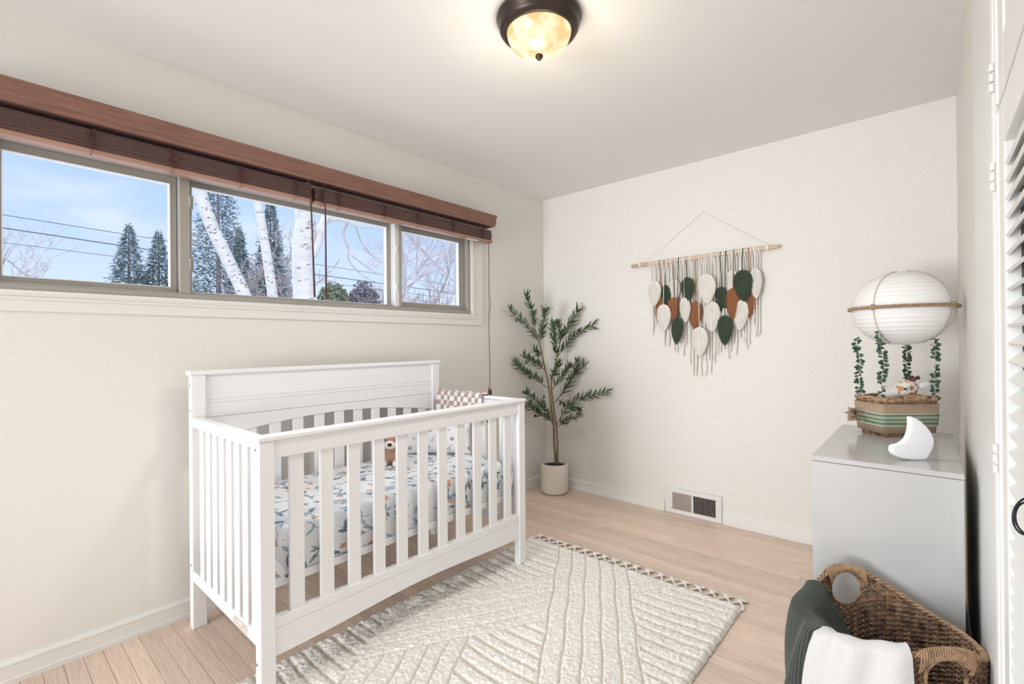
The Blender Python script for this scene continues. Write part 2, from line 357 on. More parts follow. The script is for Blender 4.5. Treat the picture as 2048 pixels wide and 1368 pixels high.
# casing with inner bead
cs = MB(); oy0, oy1, oz0, oz1 = WY0 - .115, 2.532, 1.343, 2.12
cs.box(XL, XL + .012, oy0, oy1, oz0, WZ0); cs.box(XL, XL + .012, oy0, oy1, WZ1, oz1)
cs.box(XL, XL + .012, oy0, WY0, WZ0, WZ1); cs.box(XL, XL + .012, WY1, oy1, WZ0, WZ1)
trim = struct('trim_3', cs, m_trim, bevel=.003)
bd = MB(); bd.box(XL + .012, XL + .019, oy0 + .085, oy1 - .085 + .02, 1.386, 1.396); bd.box(XL + .012, XL + .017, WY1 + .012, WY1 + .022, 1.396, 1.97)
bd.box(XL - .09, XL + .0135, WY0 - .001, WY1 + .001, WZ0 - .0135, WZ0 + .0006)
mk('bead', bd, m_trim, trim, bevel=.002)

# ---------------------------------------------------------------- valance and blinds
va = thing('blind_valance', 'long red-brown wooden valance board across the top of the window', 'valance', (-2.38, 1.2, 2.06))
VX = -2.38
pf = [(VX, 2.060), (VX + .004, 2.058), (VX + .004, 2.075), (VX + .001, 2.080), (VX + .001, 2.126), (VX + .004, 2.130), (VX + .004, 2.144), (VX, 2.146), (VX - .010, 2.146), (VX - .010, 2.060)]
mk('board', MB().prism([(a - .002, b) for a, b in pf], 1, -.14, 2.545), m_blindw, va)
# moulded end return, stepped profile seen from the side
ep = [(2.545, 2.060), (2.552, 2.064), (2.553, 2.076), (2.560, 2.082), (2.562, 2.092), (2.556, 2.098), (2.556, 2.108), (2.563, 2.114), (2.563, 2.124), (2.570, 2.130), (2.570, 2.143), (2.564, 2.146), (2.545, 2.146)]
mb = MB(); mb.add([(VX, a, b) for a, b in ep] + [(XL + .013, a, b) for a, b in ep], [tuple(range(13)), tuple(range(13, 26))[::-1]] + [(i, i + 13, (i + 1) % 13 + 13, (i + 1) % 13) for i in range(13)])
mk('end_return', mb, m_blindw, va)
def blind(name, label, y0, y1, tangles, zb, wand_y, tilt):
    t = thing(name, label, 'blind', (-2.435, (y0 + y1) / 2, 2.1))
    mk('headrail', MB().box(-2.47, -2.405, y0, y1, 2.062, 2.118), m_cord, t, bevel=.003)
    n = 15; z = zb + .021
    for k in range(n):
        j = random.uniform(-.0022, .0022)
        mk('slat', MB().box(-2.462 + j, -2.408 + j, y0 + random.uniform(0, .006), y1 - random.uniform(0, .008), z, z + .0030), m_slat, t)
        z += .0047
    br = MB(); r = .006
    br.prism([(-2.464 + r, zb), (-2.406 - r, zb), (-2.406, zb + r), (-2.406, zb + .014), (-2.409, zb + .019), (-2.461, zb + .019), (-2.464, zb + .014), (-2.464, zb + r)], 1, y0, y1)
    mk('bottom_rail', br, m_rail, t, label='paler orange-brown bottom rail')
    for ty in tangles:
        cm = MB()
        for q in range(7):
            P = [(-2.404 + random.uniform(-.001, .004), ty + random.uniform(-.018, .018), zb + .022 + .07 * i / 9 + random.uniform(-.004, .004)) for i in range(10)]
            cm.tube(P, .0011, 4)
        cm.tube([(-2.403, ty, zb + .03), (-2.403, ty + .001, zb + .01), (-2.404, ty, zb - .002)], .0011, 4)
        mk('ladder_cord', cm, m_cord, t)
        mk('rail_plug', MB().lathe([(0, -.002), (.004, -.0015), (.0045, .001)], 12, (-2.425, ty, zb)), m_cord, t)
    mk('tilt_wand', MB().tube([(-2.385, wand_y, 2.075), (-2.38, wand_y + .003, 1.9), (-2.375, wand_y + tilt, 1.455)], [.003, .0042, .005], 8), m_wand, t, smooth=True)
    return t
random.seed(3)
blind('wooden_blind', 'wooden slatted blind raised high over the left part of the window', -.12, 1.185, (0.318, 0.578, 0.847, 1.10), 1.950, 1.165, .015)
bl2 = blind('wooden_blind', 'wooden slatted blind raised high over the right part of the window', 1.20, 2.545, (1.24, 1.332, 1.623, 1.868, 2.16, 2.44), 1.945, 1.241, .001)
pc = thing('pull_cord', 'brown twisted blind pull cord with wooden tassels beside the window', 'cord', (-2.40, 2.497, .835))
cm = MB()
for q in range(3):
    P = []
    for i in range(90):
        tt = i / 89; z = 1.945 - tt * 1.06; ph = tt * 70 + q * 2.09; rr = .0016
        loop = math.exp(-((z - 1.49) / .07) ** 2) * (.000, .010, .019)[q]
        P.append((-2.40 + rr * math.cos(ph) , 2.497 + rr * math.sin(ph) + loop + .003 * math.sin(tt * 9), z))
    cm.tube(P, .0011, 4)
mk('cord', cm, m_cord, pc)
for q, dy in enumerate((-.012, 0, .013)):
    mk('tassel', MB().lathe([(.002, .045), (.0035, .040), (.0045, .02), (.0075, .003), (.007, 0), (0, 0)], 12, (-2.40 + .003 * (q == 1), 2.499 + dy, .835 + (.012 if q == 0 else 0))), m_wand, pc, smooth=True)
mk('warning_tag', MB().box(-2.43, -2.405, 2.30, 2.40, 1.9405, 1.9440), m_white_v, bl2, label='white paper tag under the bottom rail')

# ---------------------------------------------------------------- ceiling light
CL = (-1.10, 1.43)
cl = thing('ceiling_light', 'round flush ceiling light with dark bronze rim and amber glass bowl', 'lamp', (CL[0], CL[1], H))
mk('rim', MB().lathe([(.0, H - .001), (.158, H - .001), (.161, H - .010), (.157, H - .020), (.152, H - .026), (.150, H - .045), (.143, H - .056), (.136, H - .060), (.131, H - .064), (.124, H - .064), (.120, H - .058), (.118, H - .050)], 72, (CL[0], CL[1], 0)), m_bronze, cl, smooth=True)
mbw = bpy.data.materials.new('amber_glass'); mbw.use_nodes = True; nt = mbw.node_tree; nt.nodes.clear(); Nn = nt.nodes.new
o_ = Nn('ShaderNodeOutputMaterial'); em = Nn('ShaderNodeEmission'); gs = Nn('ShaderNodeBsdfGlossy'); gs.inputs['Roughness'].default_value = .25
tcn = Nn('ShaderNodeTexCoord'); nzz = Nn('ShaderNodeTexNoise'); nzz.inputs['Scale'].default_value = 13; nt.links.new(tcn.outputs['Object'], nzz.inputs['Vector'])
rmp = Nn('ShaderNodeValToRGB'); rmp.color_ramp.elements[0].position = .40; rmp.color_ramp.elements[0].color = (.80, .56, .26, 1); rmp.color_ramp.elements[1].position = .66; rmp.color_ramp.elements[1].color = (1.2, 1.02, .72, 1)
nt.links.new(nzz.outputs[0], rmp.inputs[0]); nt.links.new(rmp.outputs[0], em.inputs[0]); em.inputs[1].default_value = 1.0
adn = Nn('ShaderNodeMixShader'); adn.inputs[0].default_value = .06; nt.links.new(em.outputs[0], adn.inputs[1]); nt.links.new(gs.outputs[0], adn.inputs[2]); nt.links.new(adn.outputs[0], o_.inputs[0])
bp_ = [(.121 * math.cos(a), H - .056 - .088 * math.sin(a)) for a in np.linspace(0, PI / 2, 16)]
mk('glass_bowl', MB().lathe(bp_, 72, (CL[0], CL[1], 0)), mbw, cl, smooth=True)
mk('finial', MB().lathe([(.0, .006), (.013, .006), (.015, -.001), (.012, -.008), (.006, -.012), (.007, -.015), (0, -.018)], 24, (CL[0], CL[1], H - .146)), m_bronze, cl, smooth=True)
light('lamp_glow', 'POINT', (CL[0], CL[1], H - .30), (0, 0, 0), 3.5, (1.0, .86, .66), shadow_soft_size=.10)
light('lamp_down', 'SPOT', (CL[0], CL[1], H - .19), (0, 0, 0), 24, (1.0, .965, .92), shadow_soft_size=.11, spot_size=math.radians(170), spot_blend=1.0)

# ---------------------------------------------------------------- crib
random.seed(1)
cr = thing('crib', 'white wooden slatted baby crib with a tall headboard under the window', 'crib', (-2.02, 1.31, 0))
XF, XBk = -1.656, -2.385       # front outer face, headboard front face
Y0, Y1 = .630, 1.997
pF0, pF1 = XF - .040, XF
mk('post', MB().box(pF0, pF1, Y0, Y0 + .050, .018, .889), m_crib, cr, bevel=.003)
mk('post', MB().box(pF0, pF1, Y1 - .050, Y1, .021, .889), m_crib, cr, bevel=.003)
mk('post', MB().box(XBk - .022, XBk + .018, Y0, Y0 + .055, 0, 1.082), m_crib, cr, bevel=.003)
mk('post', MB().box(XBk - .022, XBk + .018, Y1 - .055, Y1, 0, 1.082), m_crib, cr, bevel=.003)
# caps
mk('cap_rail', MB().box(XBk - .030, XBk + .024, Y0 - .010, Y1 + .010, 1.082, 1.104), m_crib, cr, bevel=.008, segs=3)
mk('top_rail', MB().box(pF0 - .010, pF1 + .006, Y0 - .008, Y1 + .010, .889, .907), m_crib, cr, bevel=.006, segs=3)
mk('top_rail', MB().box(pF0 - .002, pF1 - .004, Y0 + .05, Y1 - .05, .828, .889), m_crib, cr, bevel=.003)
# headboard panel with two beads and arched lower rail
mk('headboard_panel', MB().box(XBk - .012, XBk + .008, Y0 + .055, Y1 - .055, .897, 1.082), m_crib, cr, bevel=.002)
mk('bead', MB().box(XBk + .008, XBk + .011, Y0 + .062, Y1 - .062, .959, .962), m_crib, cr).location.z += 0
mk('bead', MB().box(XBk + .008, XBk + .011, Y0 + .062, Y1 - .062, .976, .979), m_crib, cr)
ya, yb = Y0 + .055, Y1 - .055
top = [(ya, .895), (yb, .895)]
arch = [(yb + (ya - yb) * i / 28, .800 + .056 * math.sin(PI * i / 28)) for i in range(29)]
mb = MB(); poly = [(ya, .895)] + [(a, b) for a, b in arch[::-1]] + [(yb, .895)]
n = len(poly)
mb.add([(XBk - .010, a, b) for a, b in poly] + [(XBk + .010, a, b) for a, b in poly], [])
m0 = [(i, i + 1) for i in range(0)]
# strips between arch and straight top
mb = MB()
for i in range(28):
    (a0, b0), (a1, b1) = arch[28 - i], arch[27 - i]
    mb.add([(XBk + s_, a, b) for s_ in (-.010, .010) for a, b in ((a0, b0), (a1, b1), (a1, .896), (a0, .896))],
           [(0, 1, 2, 3), (7, 6, 5, 4), (0, 4, 5, 1), (2, 6, 7, 3)])
mk('arched_rail', mb, m_crib, cr)
pitch_s = (1.870 - .7605) / 10
for k in range(11):
    yc = .7605 + k * pitch_s
    mk('slat', MB().box(XF - .028, XF - .013, yc - .0255, yc + .0255, .288, .832), m_crib, cr, bevel=.002, origin=(XF - .02, yc, .3))
    mk('slat', MB().box(XBk - .006, XBk + .005, yc - .0265, yc + .0265, .255, .86), m_crib, cr, bevel=.002, origin=(XBk, yc, .3))
# lower front rail (top strip + arched apron)
mk('bottom_rail', MB().box(pF0 + .004, pF1 - .004, Y0 + .05, Y1 - .05, .256, .290), m_crib, cr, bevel=.002)
mb = MB(); ya2, yb2 = Y0 + .051, Y1 - .051
def apr(t): return .164 + (.022 * (0.5 - 0.5 * math.cos(2 * PI * min(1, max(0, t)))) if True else 0)
for i in range(30):
    t0, t1 = i / 30, (i + 1) / 30; a0, a1 = ya2 + (yb2 - ya2) * t0, ya2 + (yb2 - ya2) * t1
    mb.add([(xx, a, b) for xx in (XF - .026, XF - .005) for a, b in ((a0, apr(t0)), (a1, apr(t1)), (a1, .2555), (a0, .2555))], [(3, 2, 1, 0), (4, 5, 6, 7), (0, 1, 5, 4), (3, 7, 6, 2)])
mk('apron', mb, m_crib, cr)
mk('bottom_rail', MB().box(XBk - .010, XBk + .012, Y0 + .055, Y1 - .055, .20, .27), m_crib, cr, bevel=.002)
# end panels
for ye, yo in ((Y0 + .004, Y0 - .006), (Y1 - .026, Y1 - .030)):
    x0, x1 = XBk + .018, pF0
    mk('side_cap', MB().box(XBk - .006, pF0 - .008, yo, yo + .038, .8885, .9065), m_crib, cr, bevel=.006, segs=3)
    mk('side_rail', MB().box(x0, x1, ye, ye + .020, .862, .888), m_crib, cr, bevel=.002)
    mk('side_rail', MB().box(x0, x1, ye, ye + .022, .202, .248), m_crib, cr, bevel=.003)
    ns = 8
    for k in range(ns):
        xc = -2.322 + .043 + k * .0775 + .008
        mk('side_slat', MB().box(xc - .0235, xc + .0235, ye + .004, ye + .016, .246, .864), m_crib, cr, bevel=.002)
mk('mattress_base', MB().box(XBk + .03, pF0 - .008, Y0 + .06, Y1 - .06, .370, .400), m_crib, cr, bevel=.003)
for yy, dy in ((Y0 + .035, .075), (Y1 - .035, -.075)):
    for xx in (pF0 - .006, ):
        bm_ = MB(); p0 = Vector((xx, yy + dy * .0, .50)); p1 = Vector((xx, yy + dy, .392))
        dd = (p1 - p0).normalized(); nn = Vector((0, dd.z, -dd.y)) * .012
        bm_.add([p0 + nn, p1 + nn, p1 - nn, p0 - nn] + [q - Vector((.005, 0, 0)) for q in (p0 + nn, p1 + nn, p1 - nn, p0 - nn)], [(0, 1, 2, 3), (7, 6, 5, 4), (0, 4, 5, 1), (1, 5, 6, 2), (2, 6, 7, 3), (3, 7, 4, 0)])
        mk('support_bracket', bm_, m_crib, cr)
        mk('bolt', MB().tube([(xx + .001, yy + dy * .93, .402), (xx + .006, yy + dy * .93, .402)], .006, 10), m_metal, cr)
for (px_, py_, pz_, ax) in ((pF0 + .012, Y0, .862, 1), (pF0 + .012, Y0, .150, 1), (XBk, Y0, 1.04, 1), (XBk, Y0, .93, 1), (XBk, Y0, .27, 1), (pF0, Y1 - .02, .43, 0)):
    d_ = (0, -.0012, 0) if ax == 1 else (.001, 0, 0)
    mk('bolt', MB().tube([(px_, py_ + .002, pz_), (px_ + d_[0], py_ + d_[1], pz_)], .0052, 12), m_metal, cr)
mk('warning_label', MB().box(-1.905, -1.775, Y0 + .0035, Y0 + .0042, .209, .238), m_label, cr, label='small beige printed warning label')

# ---- painted fabric helper: motifs on (u,v) in metres
def leaf_mask(U, V, cx, cy, ang, L, W):
    c, s = math.cos(ang), math.sin(ang); a = (U - cx) * c + (V - cy) * s; b = -(U - cx) * s + (V - cy) * c
    t = a / L; ok = (t > 0) & (t < 1); h = W * np.sin(PI * np.clip(t, 0, 1)) ** .8 * (1 - .25 * t)
    return ok & (np.abs(b) < h), b
def paint_floral(U, V, seed, n):
    r = np.random.default_rng(seed); C = np.tile(np.array([.83, .84, .86]), (len(U), 1))
    blues = [(.13, .22, .30), (.22, .34, .42), (.10, .17, .22), (.30, .42, .50)]
    u0, u1, v0, v1 = U.min(), U.max(), V.min(), V.max()
    gx = max(1, int((u1 - u0) / .100)); gy = max(1, int((v1 - v0) / .094))
    for i in range(gx + 1):
        for j in range(gy + 1):
            cx = u0 + (i + .5 + .5 * (j % 2)) * .100 + r.uniform(-.02, .02); cy = v0 + (j + .5) * .094 + r.uniform(-.018, .018)
            near = (np.abs(U - cx) < .09) & (np.abs(V - cy) < .09)
            if not near.any(): continue
            u, v = U[near], V[near]; c = C[near]
            base = r.uniform(0, 2 * PI); k = r.integers(3, 6)
            # stem
            m, b = leaf_mask(u, v, cx - .05 * math.cos(base), cy - .05 * math.sin(base), base, .10, .0016); c[m] = (.25, .33, .38)
            for q in range(k):
                a = base + r.uniform(-1.3, 1.3) + (PI if q % 3 == 2 else 0); L = r.uniform(.034, .064); Wd = L * r.uniform(.13, .20)
                off = r.uniform(-.02, .02)
                m, b = leaf_mask(u, v, cx + off * math.cos(base), cy + off * math.sin(base), a, L, Wd)
                col_ = np.array(blues[r.integers(0, 4)]); c[m] = col_ * (1 + .25 * r.uniform(-1, 1))
                c[m & (np.abs(b) < .0009)] = (.45, .55, .60)
            if r.random() < .62:
                fx, fy = cx + .03 * math.cos(base + 2), cy + .03 * math.sin(base + 2)
                for q in range(4):
                    m, b = leaf_mask(u, v, fx, fy, base + q * 1.4, .017, .0062); c[m] = (.62, .27, .17) if q % 2 else (.70, .38, .26)
            C[near] = c
    return C
# mattress: rounded box built from dense patches; (u,v) unwrapped across the top and down the sides
def rounded_slab(x0, x1, y0, y1, z0, z1, r, step):
    ex = np.arange(-((z1 - z0)), (x1 - x0) + (z1 - z0) + step, step)
    ey = np.arange(-((z1 - z0)), (y1 - y0) + (z1 - z0) + step, step)
    def fold(e, a, b):   # returns position and drop for unwrapped coordinate
        L = b - a; p = np.clip(e, 0, L); d = np.where(e < 0, -e, np.where(e > L, e - L, 0)); return a + p, d
    Xp, Dx = fold(ex, x0, x1); Yp, Dy = fold(ey, y0, y1)
    XX, YY = np.meshgrid(Xp, Yp); DX, DY = np.meshgrid(Dx, Dy); D = np.maximum(DX, DY)
    EX, EY = np.meshgrid(ex, ey)
    Z = z1 - D
    cx, cy = (x0 + x1) / 2, (y0 + y1) / 2; tx = (XX - cx) / ((x1 - x0) / 2); ty = (YY - cy) / ((y1 - y0) / 2)
    # round the edge
    em = np.maximum(0, r - np.minimum(np.minimum(XX - x0, x1 - XX), np.minimum(YY - y0, y1 - YY))) / r
    Z = np.where(D <= 0, z1 - r * (1 - np.sqrt(np.maximum(0, 1 - em ** 2))), z1 - r - D * (z1 - z0 - r) / (z1 - z0))
    puff = .004 * np.sin(PI * np.clip(D / (z1 - z0), 0, 1))
    XX = XX + np.where(DX > 0, np.sign(tx) * puff, 0); YY = YY + np.where(DY > 0, np.sign(ty) * puff, 0)
    # rounded vertical corners
    rc = .05
    dxc = np.abs(XX - cx) - ((x1 - x0) / 2 - rc); dyc = np.abs(YY - cy) - ((y1 - y0) / 2 - rc)
    m = (dxc > 0) & (dyc > 0); ln = np.sqrt(dxc ** 2 + dyc ** 2) + 1e-9; mx = np.maximum(dxc, dyc); f = np.where(m, mx / ln, 1)
    XX = np.where(m, np.sign(XX - cx) * ((x1 - x0) / 2 - rc + dxc * f) + cx, XX); YY = np.where(m, np.sign(YY - cy) * ((y1 - y0) / 2 - rc + dyc * f) + cy, YY)
    Z = Z + .0025 * np.sin(XX * 23 + YY * 9) * (D <= 0) * (em <= 0)
    ny, nx = XX.shape; V = np.stack([XX.ravel(), YY.ravel(), Z.ravel()], 1)
    idx = np.arange(nx * ny).reshape(ny, nx); q = np.stack([idx[:-1, :-1], idx[:-1, 1:], idx[1:, 1:], idx[1:, :-1]], -1).reshape(-1, 4)
    keep = ~((np.minimum(DX, DY)[:-1, :-1].ravel() > 0) & (np.minimum(DX, DY)[1:, 1:].ravel() > 0))
    return V, q[keep], EX.ravel(), EY.ravel()
V, Q, EU, EV = rounded_slab(-2.345, -1.712, .700, 1.930, .4015, .566, .028, .0034)
mb = MB(); mb.v = V.tolist(); mb.f = [tuple(int(i) for i in q) for q in Q]
mt_ = thing('crib_mattress', 'crib mattress in a white sheet printed with blue leaves and coral flowers', 'mattress', (-2.03, 1.31, .4015))
mk('fitted_sheet', mb, m_paint, mt_, smooth=True, colors=paint_floral(EU, EV, 4, 0))

# ---- pillow leaning in the far corner of the crib
def pillow(parent, c, ax, up, w_, h_, t_, seed):
    nu, nv = 230, 140; vs = []; UU = []; VV = []
    ax = Vector(ax).normalized(); up = Vector(up).normalized(); nr = ax.cross(up).normalized()
    for s_ in (1, -1):
        for j in range(nv):
            for i in range(nu):
                u = -1 + 2 * i / (nu - 1); v = -1 + 2 * j / (nv - 1)
                th = t_ / 2 * ((1 - abs(u) ** 3.2) * (1 - abs(v) ** 3.2)) ** .55 + .0004
                pu = u * (1 - .05 * (1 - v * v)) if False else u * (1 - .045 * (1 - abs(v)))
                pv = v * (1 - .06 * (1 - abs(u)))
                p = Vector(c) + ax * (pu * w_ / 2) + up * (pv * h_ / 2) + nr * (s_ * th + .002 * math.sin(9 * u + 4 * v))
                vs.append(tuple(p)); UU.append(u * w_ / 2); VV.append(v * h_ / 2)
    m = MB(); fs = []
    for s_ in (0, 1):
        o = s_ * nu * nv
        for j in range(nv - 1):
            for i in range(nu - 1):
                q = (o + j * nu + i, o + j * nu + i + 1, o + (j + 1) * nu + i + 1, o + (j + 1) * nu + i)
                fs.append(q if s_ == 0 else q[::-1])
    m.v = vs; m.f = fs
    U, Vv = np.array(UU), np.array(VV); C = np.tile(np.array([.84, .84, .86]), (len(U), 1)); r = np.random.default_rng(seed)
    gx = np.arange(-w_ / 2 + .03, w_ / 2, .058); gy = np.arange(-h_ / 2 + .03, h_ / 2, .052)
    for i, a in enumerate(gx):
        for j, b in enumerate(gy):
            a2, b2 = a + (.02 if j % 2 else 0), b; k = (i + 2 * j) % 3; d = np.hypot(U - a2, Vv - b2)
            if k == 0:
                C[(d < .0105)] = (.035, .03, .03); C[(d < .0068)] = (.82, .80, .78)
                tri = (np.abs(U - a2) < .0045 * (1 - np.clip((Vv - b2 + .004) / .008, 0, 1))) & (np.abs(Vv - b2) < .004); C[tri] = (.15, .13, .12)
            elif k == 1:   # small long-necked grazing animal in thin grey strokes
                for (x0, y0, x1, y1) in ((-.008, 0, .006, 0), (-.008, 0, -.009, -.016), (-.003, 0, -.003, -.016), (.003, 0, .003, -.016), (.006, 0, .007, -.016), (.006, 0, .010, .018), (.010, .018, .016, .015)):
                    p0 = np.array([a2 + x0, b2 + y0]); dd = np.array([x1 - x0, y1 - y0]); L = np.hypot(*dd); dd /= L
                    t = np.clip((U - p0[0]) * dd[0] + (Vv - p0[1]) * dd[1], 0, L); e_ = np.hypot(U - p0[0] - t * dd[0], Vv - p0[1] - t * dd[1]); C[e_ < .0014] = (.33, .33, .37)
            else:
                for q in range(5):
                    an = 1.1 * q; m_, _ = leaf_mask(U, Vv, a2, b2, an, .012, .0025); C[m_] = (.45, .50, .58)
    return mk('pillow', m, m_paint, parent, smooth=True, colors=C, origin=(c[0], c[1], c[2] - h_ / 2))
pw = pillow(None, (-2.165, 1.815, .672), (.735, .60, 0), (-.16, .20, 1), .38, .205, .085, 3)
pw['label'] = 'white rectangular pillow printed with grey animals and black circles, leaning in the crib'; pw['category'] = 'pillow'

# ---- remeshed soft toys
def blob(name, ells, m, parent, voxel=.0035, smooth_it=6, label=None):
    mb = MB()
    for e_ in ells:
        mb.ell(e_[0], e_[1], 20, 12, e_[2] if len(e_) > 2 else None)
    o = mk(name, mb, m, parent, smooth=True, label=label)
    r = o.modifiers.new('r', 'REMESH'); r.mode = 'VOXEL'; r.voxel_size = voxel; r.use_smooth_shade = True
    s = o.modifiers.new('s', 'SMOOTH'); s.iterations = smooth_it; s.factor = .6
    return o
def spotmat(name, base, spots, rough=.95, bscale=500, flat=None):
    m = bpy.data.materials.new(name); m.use_nodes = True; nt = m.node_tree; b = nt.nodes['Principled BSDF']; N = nt.nodes.new; L = nt.links.new
    b.inputs['Roughness'].default_value = rough; b.inputs['Sheen Weight'].default_value = .4
    tc = N('ShaderNodeTexCoord'); rgb = N('ShaderNodeRGB'); rgb.outputs[0].default_value = (*base, 1); cur = rgb.outputs[0]
    nz = N('ShaderNodeTexNoise'); nz.inputs['Scale'].default_value = 60; L(tc.outputs['Object'], nz.inputs['Vector'])
    src = tc.outputs['Object']
    if flat is not None:
        dt = N('ShaderNodeVectorMath'); dt.operation = 'DOT_PRODUCT'; L(src, dt.inputs[0]); dt.inputs[1].default_value = flat
        sc_ = N('ShaderNodeVectorMath'); sc_.operation = 'SCALE'; sc_.inputs[0].default_value = flat; L(dt.outputs['Value'], sc_.inputs['Scale'])
        sb = N('ShaderNodeVectorMath'); sb.operation = 'SUBTRACT'; L(src, sb.inputs[0]); L(sc_.outputs[0], sb.inputs[1]); src = sb.outputs[0]
    for (p, r, c) in spots:
        if flat is not None: p = tuple(Vector(p) - Vector(flat) * Vector(p).dot(Vector(flat)))
        d = N('ShaderNodeVectorMath'); d.operation = 'DISTANCE'; L(src, d.inputs[0]); d.inputs[1].default_value = p
        a = N('ShaderNodeMath'); a.operation = 'MULTIPLY_ADD'; a.inputs[1].default_value = .010; L(nz.outputs[0], a.inputs[0]); L(d.outputs['Value'], a.inputs[2])
        lt = N('ShaderNodeMath'); lt.operation = 'LESS_THAN'; lt.inputs[1].default_value = (r * .62 if flat is not None else r) + .005; L(a.outputs[0], lt.inputs[0])
        mx = N('ShaderNodeMixRGB'); mx.inputs[2].default_value = (*c, 1); L(lt.outputs[0], mx.inputs[0]); L(cur, mx.inputs[1]); cur = mx.outputs[0]
    L(cur, b.inputs['Base Color'])
    bz = N('ShaderNodeTexNoise'); bz.inputs['Scale'].default_value = bscale; L(tc.outputs['Object'], bz.inputs['Vector'])
    bp = N('ShaderNodeBump'); bp.inputs['Strength'].default_value = .6; bp.inputs['Distance'].default_value = .004; L(bz.outputs[0], bp.inputs['Height']); L(bp.outputs[0], b.inputs['Normal'])
    return m
# teddy bear, sitting on the mattress and facing the room; t frame: f = facing, s = its side
TB = Vector((-2.17, 1.500, .567))
bear = thing('teddy_bear', 'brown plush bear with a cream muzzle sitting on the crib mattress', 'soft toy', tuple(TB))
f_ = Vector((.70, -.714, 0)); s_v = Vector((.714, .70, 0)); up_ = Vector((0, 0, 1))
def tb(f, s, u): return TB + f_ * f + s_v * s + up_ * u
m_bear = spotmat('bear_plush', (.46, .27, .195), [((f_ * .060 + up_ * .108), .030, (.86, .80, .74))])
rz = Matrix.Rotation(math.atan2(f_.y, f_.x), 3, 'Z')
body = blob('body', [(tb(0, 0, .045), (.045, .048, .05), rz), (tb(.006, 0, .126), (.048, .060, .050), rz), (tb(.046, 0, .110), (.024, .030, .021), rz),
                     (tb(.045, -.030, .018), (.034, .020, .019), rz), (tb(.045, .030, .018), (.034, .020, .019), rz),
                     (tb(.018, -.05, .062), (.018, .018, .034), rz), (tb(.018, .05, .062), (.018, .018, .034), rz),
                     (tb(0, -.046, .165), (.010, .016, .016), rz), (tb(0, .046, .165), (.010, .016, .016), rz)], m_bear, bear)
mk('nose', MB().ell(tb(.069, 0, .117), (.006, .013, .009), 14, 8, rz), m_black, bear, smooth=True)
for sg in (-1, 1):
    mk('eye', MB().ell(tb(.049, .026 * sg, .139), (.0045, .005, .0055), 12, 8, rz), m_black, bear, smooth=True)
    mk('foot_pad', MB().ell(tb(.074, .030 * sg, .018), (.007, .016, .016), 14, 8, rz), m_cream, bear, smooth=True)

# checked muslin over the far end rail
U_ = []; vs = []; nu, nv = 120, 70
for j in range(nv):
    for i in range(nu):
        u = i / (nu - 1); v = j / (nv - 1)
        x = -2.325 + u * .385 - .02 * (1 - u) * v; s = (v - .5) * .40      # arc length across the rail
        yc = Y1 - .011; zt = .911; hw = .024
        ripple = .007 * math.sin(u * 40 + v * 2) + .005 * math.sin(u * 21 + 1.3)
        if abs(s) < hw: yy = yc + s; zz = zt + .004 + ripple * .5
        else:
            d_ = abs(s) - hw; yy = yc + math.copysign(hw + .006 + .012 * min(1, d_ / .1) + ripple * min(1, d_ * 20), s); zz = zt + .002 - d_
        vs.append((x, yy, zz)); U_.append((u * .40, v * .40))
m_ = MB(); m_.v = vs; m_.f = [(j * nu + i, j * nu + i + 1, (j + 1) * nu + i + 1, (j + 1) * nu + i) for j in range(nv - 1) for i in range(nu - 1)]
UV = np.array(U_); ck = (np.floor(UV[:, 0] / .031) + np.floor(UV[:, 1] / .031)) % 2
C = np.where(ck[:, None] > 0, np.array([[.44, .33, .30]]), np.array([[.84, .82, .81]]))
mk('muslin_blanket', m_, m_mus, None, smooth=True, colors=C, solid=.002, origin=(-2.13, Y1 - .011, .915), label='brown and white checked muslin draped over the far crib rail', cat='blanket')

# ---------------------------------------------------------------- rug
def rug_height(X, Y):
    s = Y + 1.65 * X; t = Y - 1.75 * X
    def near(val, lines, w_=.0062):
        d = np.min([np.abs(val - l) for l in lines], axis=0) / 1.95; return np.exp(-(d / (w_ * .62)) ** 2)
    wob = .010 * np.sin(9 * X + 5 * Y) + .006 * np.sin(23 * Y)
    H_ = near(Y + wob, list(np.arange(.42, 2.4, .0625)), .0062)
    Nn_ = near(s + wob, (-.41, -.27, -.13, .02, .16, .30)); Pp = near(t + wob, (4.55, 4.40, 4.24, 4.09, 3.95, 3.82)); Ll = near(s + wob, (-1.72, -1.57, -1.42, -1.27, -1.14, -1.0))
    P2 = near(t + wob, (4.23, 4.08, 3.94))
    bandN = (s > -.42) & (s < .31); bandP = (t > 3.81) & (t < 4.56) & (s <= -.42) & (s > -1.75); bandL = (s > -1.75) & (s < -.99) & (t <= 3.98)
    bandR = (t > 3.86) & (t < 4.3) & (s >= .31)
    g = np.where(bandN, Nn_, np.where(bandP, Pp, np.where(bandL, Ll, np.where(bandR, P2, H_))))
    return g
RX0, RX1, RY0, RY1 = -1.855, -.640, .47, 2.285
rug = thing('area_rug', 'cream shaggy area rug with carved diamond lines and a knotted fringe', 'rug', ((RX0 + RX1) / 2, (RY0 + RY1) / 2, 0))
st = .0040; gx = np.arange(RX0, RX1 + st / 2, st); gy = np.arange(RY0, RY1 + st / 2, st); XX, YY = np.meshgrid(gx, gy)
g = rug_height(XX, YY)
def smooth2(a, k):
    for _ in range(k): a = (a + np.roll(a, 1, 0) + np.roll(a, -1, 0) + np.roll(a, 1, 1) + np.roll(a, -1, 1)) / 5
    return a
nz_ = smooth2(rng.normal(size=XX.shape), 1) * .0034 + smooth2(rng.normal(size=XX.shape), 6) * .0025
edge = np.minimum(np.minimum(XX - RX0, RX1 - XX), np.minimum(YY - RY0, RY1 - YY)); ef = np.clip(edge / .014, 0, 1) ** .5
